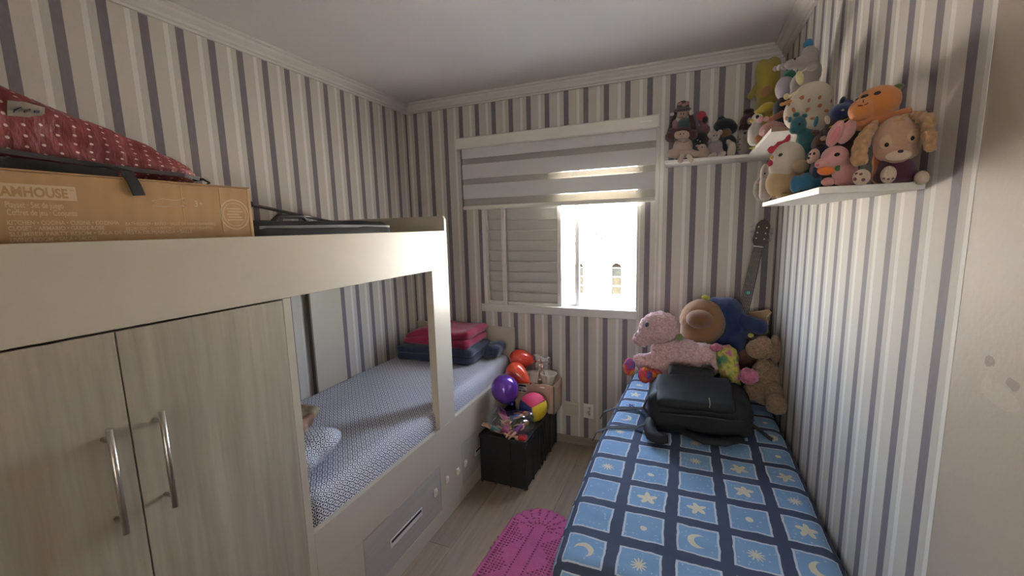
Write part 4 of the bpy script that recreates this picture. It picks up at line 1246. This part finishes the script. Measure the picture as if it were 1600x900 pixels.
t = Plush('plush_hen', 'white plush hen with red comb and tan belly at the shelf edge', group=G1, base=ZS)
t.body([blob(1231, 248, 1.610, 28, 27), blob(1222, 262, 1.600, 22, 20)], (.58, .51, .41), 'head', .006)
t.body([blob(1217, 286, 1.605, 22, 24), blob(1232, 280, 1.620, 26, 26), blob(1226, 292, 1.610, 28, 18)], (.52, .36, .20), 'belly', .006, floor=ZS)
t.body([blob(1251, 260, 1.570, 15, 11, .016, -18)], (.52, .39, .25), 'wing', .005)
t.body([blob(1205, 234, 1.610, 7, 7, .008), blob(1212, 233, 1.610, 7, 5, .008), blob(1217, 227, 1.610, 6.5, 8, .008, 20), blob(1225, 223, 1.610, 6, 5, .008), blob(1231, 217, 1.610, 4.5, 9, .008, 20)], (.42, .03, .06), 'comb', .005)
t.add('wattle', [blob(1203.5, 255, 1.585, 4.5, 5, .008)], (.42, .03, .06)); t.add('beak', [blob(1206, 246, 1.585, 3, 3.5, .008)], (.55, .36, .10))
t.body([blob(1208, 308, 1.575, 5, 3, .01), blob(1228, 304, 1.565, 10, 3, .01)], (.58, .42, .14), 'foot', .004, floor=ZS)
t.face('eye', [(1219.5, 242, 4, 3, -25)], BLACK, .003, .3)

t = Plush('plush_dinosaur', 'teal plush dinosaur behind the white hen', group=G1, base=ZS)
teal = (.035, .135, .155)
t.body([blob(1247, 195, 1.660, 14, 14), blob(1240, 203, 1.650, 8, 8), blob(1261, 219, 1.670, 19, 18)] + drop((1263, 235), 1.670, ZS, .045), teal, 'body', .006, floor=ZS)
t.add('spike', [blob(1275, 190, 1.660, 4, 9, .01, 8), blob(1257, 181, 1.660, 5, 4, .01), blob(1244, 179, 1.660, 6, 4, .01), blob(1234, 187, 1.660, 4, 5, .01)], (.04, .16, .18))
t.face('eye', [(1249, 194, 2.4, 3)], BLACK, .003, .3)

t = Plush('plush_monkey', 'small brown plush monkey between the dinosaur and the blue trousers', group=G1, base=ZS)
t.body([blob(1287, 212, 1.480, 11, 12)] + drop((1288, 225), 1.480, ZS, .032), (.085, .04, .03), 'body', .006, floor=ZS)
t.add('ear', [blob(1275, 207, 1.470, 7, 5, .008, 20)], (.12, .05, .04))
t.face('face_patch', [(1287, 216, 6, 5)], (.45, .33, .26)); t.face('eye', [(1284, 212, 1.6, 2), (1290, 212, 1.6, 2)], BLACK, .003, .3)

t = Plush('plush_owl', 'olive grey plush ball at the far end of the lower shelf', group=G1, base=ZS)
t.body([blob(1189, 295, 1.935, 13, 19, .03)], (.27, .26, .20), 'body', .006, floor=ZS)
t.face('ear_mark', [(1184, 286, 3, 2.5)], (.45, .30, .25))
t = Plush('plush_mouse', 'small cream plush mouse tucked behind the white hen', group=G1, base=ZS)
t.body([blob(1195, 271, 1.83, 7.5, 16, .02)] + drop((1197, 285), 1.83, ZS, .022) + [blob(1196, 304, 1.82, 7, 8)], (.52, .43, .37), 'body', .005, floor=ZS)
t.face('eye', [(1195, 271, 1.4, 1.8)], BLACK, .003, .3)

t = Plush('plush_giraffe', 'big cream plush with orange spots standing in the middle of the shelf', group=G1, base=ZS)
cr_ = (.56, .48, .37)
t.body([blob(1268, 158, 1.760, 36, 31, .065), blob(1240, 178, 1.740, 17, 24, .05), blob(1276, 180, 1.770, 30, 25, .06)] + drop((1266, 200), 1.765, ZS, .055), cr_, 'body', .008, floor=ZS)
t.body(limb((1232, 152), (1258, 134), 1.730, 1.740, 3.5, 3.5, 5) + limb((1258, 134), (1294, 136), 1.740, 1.750, 3.5, 3.5, 6), (.55, .47, .34), 'ear_fold', .005)
t.add('horn', [blob(1229, 151, 1.710, 5, 5, .012)], (.56, .50, .26)); t.add('snout_band', [blob(1230, 160, 1.700, 9, 3, .01, -20), blob(1222, 163, 1.700, 4, 3, .01)], (.55, .27, .09))
t.face('spot', [(1252.6, 152.6, 5, 4, -15), (1264, 157, 2.4, 4, 8), (1281, 152, 3, 4, 20), (1281, 165, 4, 4), (1260, 172.5, 7.5, 4, -45), (1240, 172, 3, 5.5, -20), (1291.5, 173, 4.5, 3), (1229, 185, 4, 4), (1299, 158, 1.8, 4), (1233, 163, 2.5, 4, 20), (1270, 185, 5, 3, 10)], (.42, .16, .07), .002)

t = Plush('plush_hat_puppy', 'plush with navy cap and yellow band behind the orange plush', group=G1, base=ZS)
t.body([blob(1313, 175, 1.440, 22, 13, .04, -20), blob(1322, 168, 1.450, 15, 14)], (.02, .035, .14), 'cap', .006)
t.body(limb((1296, 199), (1332, 182), 1.410, 1.420, 3, 3, 6), (.38, .30, .03), 'cap_band', .004)
t.add('ear', [blob(1316, 159, 1.440, 5, 9, .012, 12)], (.02, .05, .08))
t.body([blob(1293, 187, 1.420, 5, 8, .015, -15)], (.56, .42, .33), 'cheek', .005)
t.body([blob(1316, 196, 1.460, 20, 14)] + drop((1316, 205), 1.465, ZS, .045), (.05, .028, .02), 'body', .006, floor=ZS)
t.face('cap_mark', [(1317, 172, 3, 2)], (.50, .42, .28), .002)

# ---------------- upper shelf, right wall
G2 = 'plush toys on the upper wall shelf'
t = Plush('plush_elephant', 'grey plush elephant with blue tip sitting highest on the shelf', group=G2, base=ZU)
gr = (.33, .285, .265)
t.body([blob(1263, 93, 1.930, 17, 22, .045), blob(1266, 114, 1.940, 19, 22, .045)] + drop((1256, 130), 1.985, ZU, .045) + limb((1252, 98), (1232, 101), 1.900, 1.880, 11, 8, 3) + limb((1232, 101), (1212, 107), 1.880, 2.0, 8, 5.5, 3), gr, 'body', .006, floor=ZU)
t.add('ear', [blob(1270, 104, 1.890, 11, 7, .012)], (.36, .31, .285)); t.add('foot_pad', [blob(1250, 122, 1.890, 7, 11, .014, -15)], (.55, .49, .25)); t.add('blue_tip', [blob(1263, 70.5, 1.930, 9, 10, .022)], (.02, .16, .30))
t.face('eye', [(1242, 92, 2, 2.4)], BLACK, .003, .3)
t.face('collar', [(1259, 108, 10, 2.2, -15)], (.50, .45, .40), .003)

t = Plush('plush_round', 'lavender white round plush with green top under the elephant trunk', group=G2, base=ZU)
t.body([blob(1227, 138, 2.22, 17, 20), blob(1236, 128, 2.23, 14, 16)], (.42, .38, .43), 'head', .006)
t.body([blob(1233, 117, 2.21, 11, 8), blob(1240, 122, 2.21, 8, 9)], (.06, .22, .15), 'cap', .005)
t.body([blob(1225, 157, 2.22, 10, 9)] + drop((1226, 168), 2.23, ZU, .045), (.018, .016, .02), 'body', .006, floor=ZU)
t.face('pink_stripe', [(1216, 124, 2, 9, 40)], (.55, .25, .30), .002)

t = Plush('plush_block', 'plain yellow square plush in the corner under the cornice', group=G2, base=ZU)
t.body([blob(1192, 112, 2.70, 13, 20), blob(1208, 106, 2.71, 14, 18), blob(1192, 140, 2.70, 13, 22), blob(1207, 138, 2.71, 14, 22), blob(1200, 122, 2.70, 20, 28)] + drop((1200, 165), 2.71, ZU, .06), (.43, .34, .06), 'body', .008, floor=ZU)
t.body(limb((1183, 132), (1173, 150), 2.69, 2.66, 4, 6, 3), (.40, .32, .06), 'arm', .005)
t.face('pink_patch', [(1198, 143, 11, 10)], (.46, .24, .13), .003)

t = Plush('plush_duck', 'white plush duck with yellow cap standing behind the shelf edge', group=G2, base=ZU)
t.body([blob(1183, 187, 2.36, 10, 11), blob(1178, 216, 2.35, 10, 14)] + drop((1181, 205), 2.36, ZU, .035), (.58, .54, .47), 'body', .006, floor=ZU)
t.body([blob(1197, 169, 2.36, 15, 8, .03, -22), blob(1188, 174, 2.35, 10, 5)], (.48, .36, .05), 'cap', .005)
t.add('beak', [blob(1174.5, 188.5, 2.325, 3.5, 3, .008)], (.58, .36, .05)); t.add('wing', [blob(1185, 217, 2.315, 6, 6, .01)], (.62, .24, .10)); t.add('foot', [blob(1175, 231, 2.325, 5, 2, .008)], (.5, .38, .10))
t.face('eye', [(1183.5, 182.5, 3, 3.6)], BLACK, .003, .3)

t = Plush('plush_pig', 'pink plush with a bow lying at the near end of the upper shelf', group=G2, base=ZU)
t.body([blob(1208, 199, 2.12, 20, 9), blob(1196, 205, 2.10, 11, 11)] + drop((1205, 200), 2.13, ZU, .03), (.55, .28, .26), 'body', .006, floor=ZU)
t.add('bow', [blob(1188, 187, 2.08, 5, 5, .008, 30), blob(1197, 186, 2.08, 5, 4, .008, -30)], (.62, .32, .32)); t.face('ribbon_end', [(1194, 206, 2, 4)], (.66, .50, .48), .003)
t.body(limb((1205, 186), (1222, 178), 2.13, 2.14, 5, 6, 3), (.42, .17, .10), 'tail', .005)

t = Plush('plush_spotted_dog', 'maroon and grey plush dog with dark ear beside the rag dolls', group=G2, base=ZU)
t.body([blob(1166, 192, 2.70, 11, 13), blob(1172, 183, 2.71, 10, 9)], (.085, .030, .035), 'head', .006)
t.body([blob(1164, 213, 2.67, 12, 10), blob(1161, 227, 2.67, 11, 16)] + drop((1163, 220), 2.68, ZU, .04), (.33, .29, .26), 'body', .006, floor=ZU)
t.add('ear', [blob(1170, 174, 2.69, 9, 4.5, .015)], (.03, .018, .018)); t.add('ear', [blob(1158, 198, 2.67, 3, 7, .01, 25)], (.06, .025, .03))
t.face('muzzle', [(1171, 189, 4, 6)], (.42, .38, .34), .004); t.face('eye', [(1164, 208, 2, 2.5), (1170, 210, 2, 2.5)], BLACK, .003, .3)
t.face('stripe', [(1153 + 2 * (k % 2), 214 + k * 4, 3, 1) for k in range(6)], (.16, .06, .09), .002)

# ---------------- rag dolls on the window wall shelf
G3 = 'rag dolls on the window wall shelf'
SKIN = (.42, .29, .23)
t = Plush('rag_doll', 'rag doll in a flowered hat standing behind the seated doll', 'doll', G3, ZU)
t.body([blob(1066, 178, 2.75, 10, 8)], SKIN, 'head', .006)
t.body([blob(1070, 194, 2.75, 13, 10), blob(1064, 205, 2.75, 14, 10)] + drop((1067, 210), 2.755, ZU, .045), (.055, .10, .10), 'dress', .006, floor=ZU)
t.body([blob(1054, 196, 2.73, 5.5, 9), blob(1052, 204, 2.72, 4, 5)], (.33, .17, .20), 'sleeve', .005)
t.body([blob(1067, 171, 2.745, 14, 3.5, .045), blob(1067, 165, 2.75, 10, 8)], (.11, .075, .085), 'hat', .005)
t.add('hat_flower', [blob(1062, 162, 2.715, 4, 3, .008), blob(1069, 164, 2.71, 4, 3, .008), blob(1074, 161, 2.715, 3.5, 3, .008)], (.42, .22, .20))
for q in (limb((1055, 178), (1047, 203), 2.74, 2.72, 4, 4, 5), limb((1079, 178), (1083, 200), 2.74, 2.72, 4.5, 6, 4)): t.body(q, (.055, .028, .022), 'braid', .005)
t.add('ribbon', [blob(1050, 178.5, 2.70, 4, 3, .008), blob(1080, 176, 2.70, 4, 4, .008), blob(1048, 206, 2.70, 3, 3, .008)], (.50, .43, .40))
t.face('eye', [(1064, 178, .9, 1.2), (1068, 178, .9, 1.2)], BLACK, .003, .4); t.face('mouth', [(1066, 182.5, 1.4, .6)], (.35, .08, .08), .0025)
t = Plush('rag_doll', 'rag doll in a pale pink dress seated at the left shelf end', 'doll', G3, ZU)
t.body([blob(1065.5, 211, 2.655, 12, 7.5), blob(1058, 211, 2.655, 5, 6), blob(1073, 211, 2.655, 5, 6)], (.47, .33, .27), 'head', .005)
t.body([blob(1067, 229, 2.66, 16, 14), blob(1065, 240, 2.65, 23, 8), blob(1085, 241, 2.65, 12, 6), blob(1048, 240, 2.65, 7, 7)], (.45, .34, .29), 'dress', .006, floor=ZU)
t.body([blob(1047, 214, 2.67, 8, 8), blob(1050, 206, 2.68, 8, 6), blob(1082, 211, 2.67, 8, 9), blob(1066, 203, 2.68, 14, 5)], (.10, .045, .045), 'hair', .005)
for q in (limb((1066, 242), (1063, 251), 2.61, 2.60, 4, 5, 2), limb((1076, 244), (1080, 250), 2.61, 2.60, 4, 4.5, 2)): t.body(q, (.52, .41, .35), 'leg', .004)
t.face('eye', [(1063, 209.5, .9, 1.2), (1068, 209, .9, 1.2)], BLACK, .003, .4); t.face('mouth', [(1065.5, 214, 1.2, .6)], (.35, .08, .08), .0025); t.face('collar', [(1061, 221, 6, 1.4, 25), (1072, 221, 6, 1.4, -25)], (.30, .20, .17), .003)
t = Plush('rag_doll', 'small doll with a bright red cap behind the others', 'doll', G3, ZU)
t.body([blob(1099, 188, 2.76, 8, 9), blob(1099, 202, 2.755, 11, 8)] + drop((1098, 205), 2.755, ZU, .035), (.16, .065, .07), 'body', .006, floor=ZU)
t.body([blob(1096, 181, 2.74, 8, 8)], (.46, .05, .07), 'cap', .005); t.body([blob(1101, 187, 2.735, 5, 6)], (.03, .018, .018), 'hair', .005)
t = Plush('rag_doll', 'small doll in black clothes between the pale pink and the lilac doll', 'doll', G3, ZU)
t.body([blob(1096, 215, 2.69, 10, 11), blob(1089, 220, 2.68, 6, 7)] + drop((1096, 222), 2.69, ZU, .03), (.025, .022, .024), 'body', .006, floor=ZU)
t.face('button', [(1090, 219, 1, 1), (1094, 221, 1, 1)], (.4, .36, .33), .003)
t = Plush('plush_lamb', 'tiny beige plush lamb at the feet of the dolls', group=G3, base=ZU)
t.body([blob(1097, 230, 2.645, 8, 5), blob(1100, 238, 2.645, 8, 8), blob(1094, 246, 2.635, 5, 5), blob(1104, 243, 2.64, 5, 6)], (.40, .29, .24), 'body', .005, .004, floor=ZU)
t.add('ear', [blob(1090, 228, 2.635, 3, 2, .006)], (.42, .31, .25)); t.face('eye', [(1097, 230, 1, 1.1)], BLACK, .003, .4)
t = Plush('rag_doll', 'brown faced doll in a large dark hat showing one pale shoe sole', 'doll', G3, ZU)
t.body([blob(1135, 208, 2.72, 9, 9)], (.20, .105, .055), 'head', .006)
t.body([blob(1132, 196, 2.735, 18, 11), blob(1127, 187, 2.745, 7, 6), blob(1143, 200, 2.73, 10, 10)], (.025, .028, .034), 'hat', .006)
t.body([blob(1138, 224, 2.73, 13, 14)] + drop((1138, 228), 2.735, ZU, .04), (.03, .028, .032), 'clothes', .006, floor=ZU)
t.body(limb((1138, 222), (1143, 228), 2.70, 2.66, 5, 6, 2) + [blob(1143, 235, 2.655, 7, 14, .015, 8)], (.50, .44, .37), 'shoe', .005, floor=ZU)
t = Plush('rag_doll', 'mouse eared doll in a lilac dress with both soles forward', 'doll', G3, ZU)
t.body([blob(1117.5, 213, 2.66, 8, 8), blob(1117, 219, 2.65, 6, 5)], (.45, .36, .32), 'head', .005)
for q in (blob(1110, 211, 2.655, 5, 5, .008), blob(1125, 207, 2.66, 4.5, 4.5, .008)): t.add('ear', [q], (.46, .38, .34))
t.body([blob(1117.5, 228, 2.66, 12, 10), blob(1118, 237, 2.66, 13, 8)], (.34, .27, .28), 'dress', .005, floor=ZU)
for q in (blob(1113, 244, 2.615, 8.5, 4.5, .014, -28), blob(1128, 242, 2.615, 8.5, 4.5, .014, -35)): t.body([q], (.46, .36, .30), 'foot', .004, floor=ZU)
t.face('eye', [(1115.5, 212, .9, 1.1), (1120, 212, .9, 1.1)], BLACK, .003, .4)

# ---------------- teddies on the bed
G4 = 'large plush toys on the bed'
ZB = .606
t = Plush('plush_bear', 'huge brown faced plush bear in blue clothes against the window wall', group=G4, base=ZB)
t.body([blob(1097, 503, 2.52, 37, 36, .105), blob(1092, 520, 2.52, 30, 26, .10)], (.25, .125, .055), 'head', .012, .006)
t.body([blob(1093, 499, 2.43, 22, 15, .07)], (.20, .095, .05), 'muzzle', .008)
blue = (.017, .032, .105)
t.body([blob(1136, 488, 2.57, 27, 24, .08), blob(1148, 512, 2.56, 24, 24, .08), blob(1140, 535, 2.55, 30, 20, .10), blob(1120, 474, 2.60, 18, 10, .06)] + drop((1125, 540), 2.55, ZB, .09), blue, 'jacket', .012, .006, floor=ZB)
t.body(limb((1150, 500), (1188, 511), 2.55, 2.48, 14, 13, 4), blue, 'sleeve', .010, .005)
t.add('yellow_trim', [blob(1103, 465, 2.53, 7, 4, .02, 15)], (.45, .40, .05))
t.body([blob(1085, 535, 2.55, 34, 20, .10)] + drop((1085, 545), 2.54, ZB, .09), (.26, .13, .06), 'body', .012, .006, floor=ZB)

pinkf = (.60, .40, .40)
t = Plush('plush_bear', 'pink plush bear with rainbow paws lying on its side', group=G4, base=ZB)
t.body([blob(1030, 512, 2.370, 33, 25, .09, -8), blob(1003, 530, 2.330, 15, 12, .045)], pinkf, 'head', .009, .014)
t.body([blob(1062, 552, 2.370, 48, 24, .09, 4), blob(1100, 562, 2.360, 34, 26, .09), blob(1012, 566, 2.330, 24, 14, .05, 10), blob(1030, 585, 2.330, 22, 14, .06)] + drop((1075, 570), 2.380, ZB, .08) + drop((1035, 570), 2.360, ZB, .07), pinkf, 'body', .009, .014, floor=ZB)
def rainbow(name, cols, scale):
    m = Mat(name, cols[0], .95, spec=.1); n_ = m.noise(scale, 2)
    r = m.nt.nodes.new('ShaderNodeValToRGB'); els = r.color_ramp.elements
    while len(els) < len(cols): els.new(.5)
    for k, c in enumerate(cols): els[k].position = .32 + .36 * k / (len(cols) - 1); els[k].color = (*c, 1)
    m.nt.links.new(n_.o, r.inputs[0]); m.color(r.outputs[0]); m.bump(m.noise(300, 3), .6, .004)
    return m
M_rb1 = rainbow('rainbow_fur_warm', [(.05, .16, .40), (.45, .05, .20), (.62, .10, .06), (.60, .36, .05)], 22)
M_rb2 = rainbow('rainbow_fur_green', [(.08, .22, .16), (.22, .30, .10), (.55, .48, .10), (.45, .14, .28)], 20)
t.body([blob(983, 573, 2.290, 9.5, 14, .035)], None, 'paw', .007, .008, mat=M_rb1)
t.body([blob(1008, 586, 2.220, 11.5, 13, .04)] + limb((1010, 584), (1025, 590), 2.230, 2.270, 10, 13, 2), None, 'paw', .007, .008, mat=M_rb1, floor=ZB)
t.body([blob(1135, 561, 2.320, 19, 22, .07), blob(1144, 586, 2.250, 15, 12, .05)] + drop((1140, 580), 2.280, ZB, .05), None, 'leg', .008, .012, mat=M_rb2, floor=ZB)
t.body([blob(1170, 588, 2.200, 16, 13, .045, 8)] , (.50, .14, .24), 'foot', .008, .012)
t.face('eye', [(1011, 507, 3.2, 4.6, 10)], (.04, .06, .10), .006, .3); t.add('scarf', [blob(1062, 527, 2.330, 6, 6, .02)], (.25, .33, .12))
t.body([blob(1120, 543, 2.310, 12, 6, .03)], (.55, .17, .25), 'tuft', .007, .010)

bg_ = (.36, .24, .145)
t = Plush('plush_dog', 'beige plush dog with floppy ear sitting against the right wall', group=G4, base=ZB)
t.body([blob(1189, 543, 2.45, 22, 19, .07), blob(1180, 545, 2.41, 15, 14, .06)], bg_, 'head', .008, .010)
t.body([blob(1196, 588, 2.46, 24, 30, .08)] + drop((1196, 600), 2.46, ZB, .07), bg_, 'body', .008, .010, floor=ZB)
t.body([blob(1211, 545, 2.43, 9.5, 23, .03, -4)], (.31, .205, .125), 'ear', .007, .008)
t.body([blob(1213, 631, 2.27, 19, 17, .06)] + limb((1207, 610), (1212, 625), 2.38, 2.30, 16, 16, 3), bg_, 'leg', .008, .010, floor=ZB)
t.body(limb((1190, 605), (1172, 612), 2.42, 2.36, 18, 14, 3), (.33, .22, .13), 'leg', .008, .010, floor=ZB)
t.body(limb((1192, 570), (1183, 580), 2.40, 2.36, 11, 10, 3), bg_, 'arm', .007, .008)
t.face('nose', [(1177, 528, 7.5, 6)], (.03, .022, .02), .014, .5); t.add('yellow_tag', [blob(1173, 524, 2.36, 5, 3.5, .01)], (.40, .38, .10))
t = Plush('plush_bear', 'small dark brown plush bear peeking beside the beige dog', group=G4, base=ZB)
t.body([blob(1162, 556, 2.52, 13, 15, .05)] + drop((1162, 570), 2.53, ZB, .05), (.15, .075, .045), 'body', .008, .006, floor=ZB)
t.face('nose', [(1157, 546, 5, 4)], (.015, .012, .012), .010, .4)
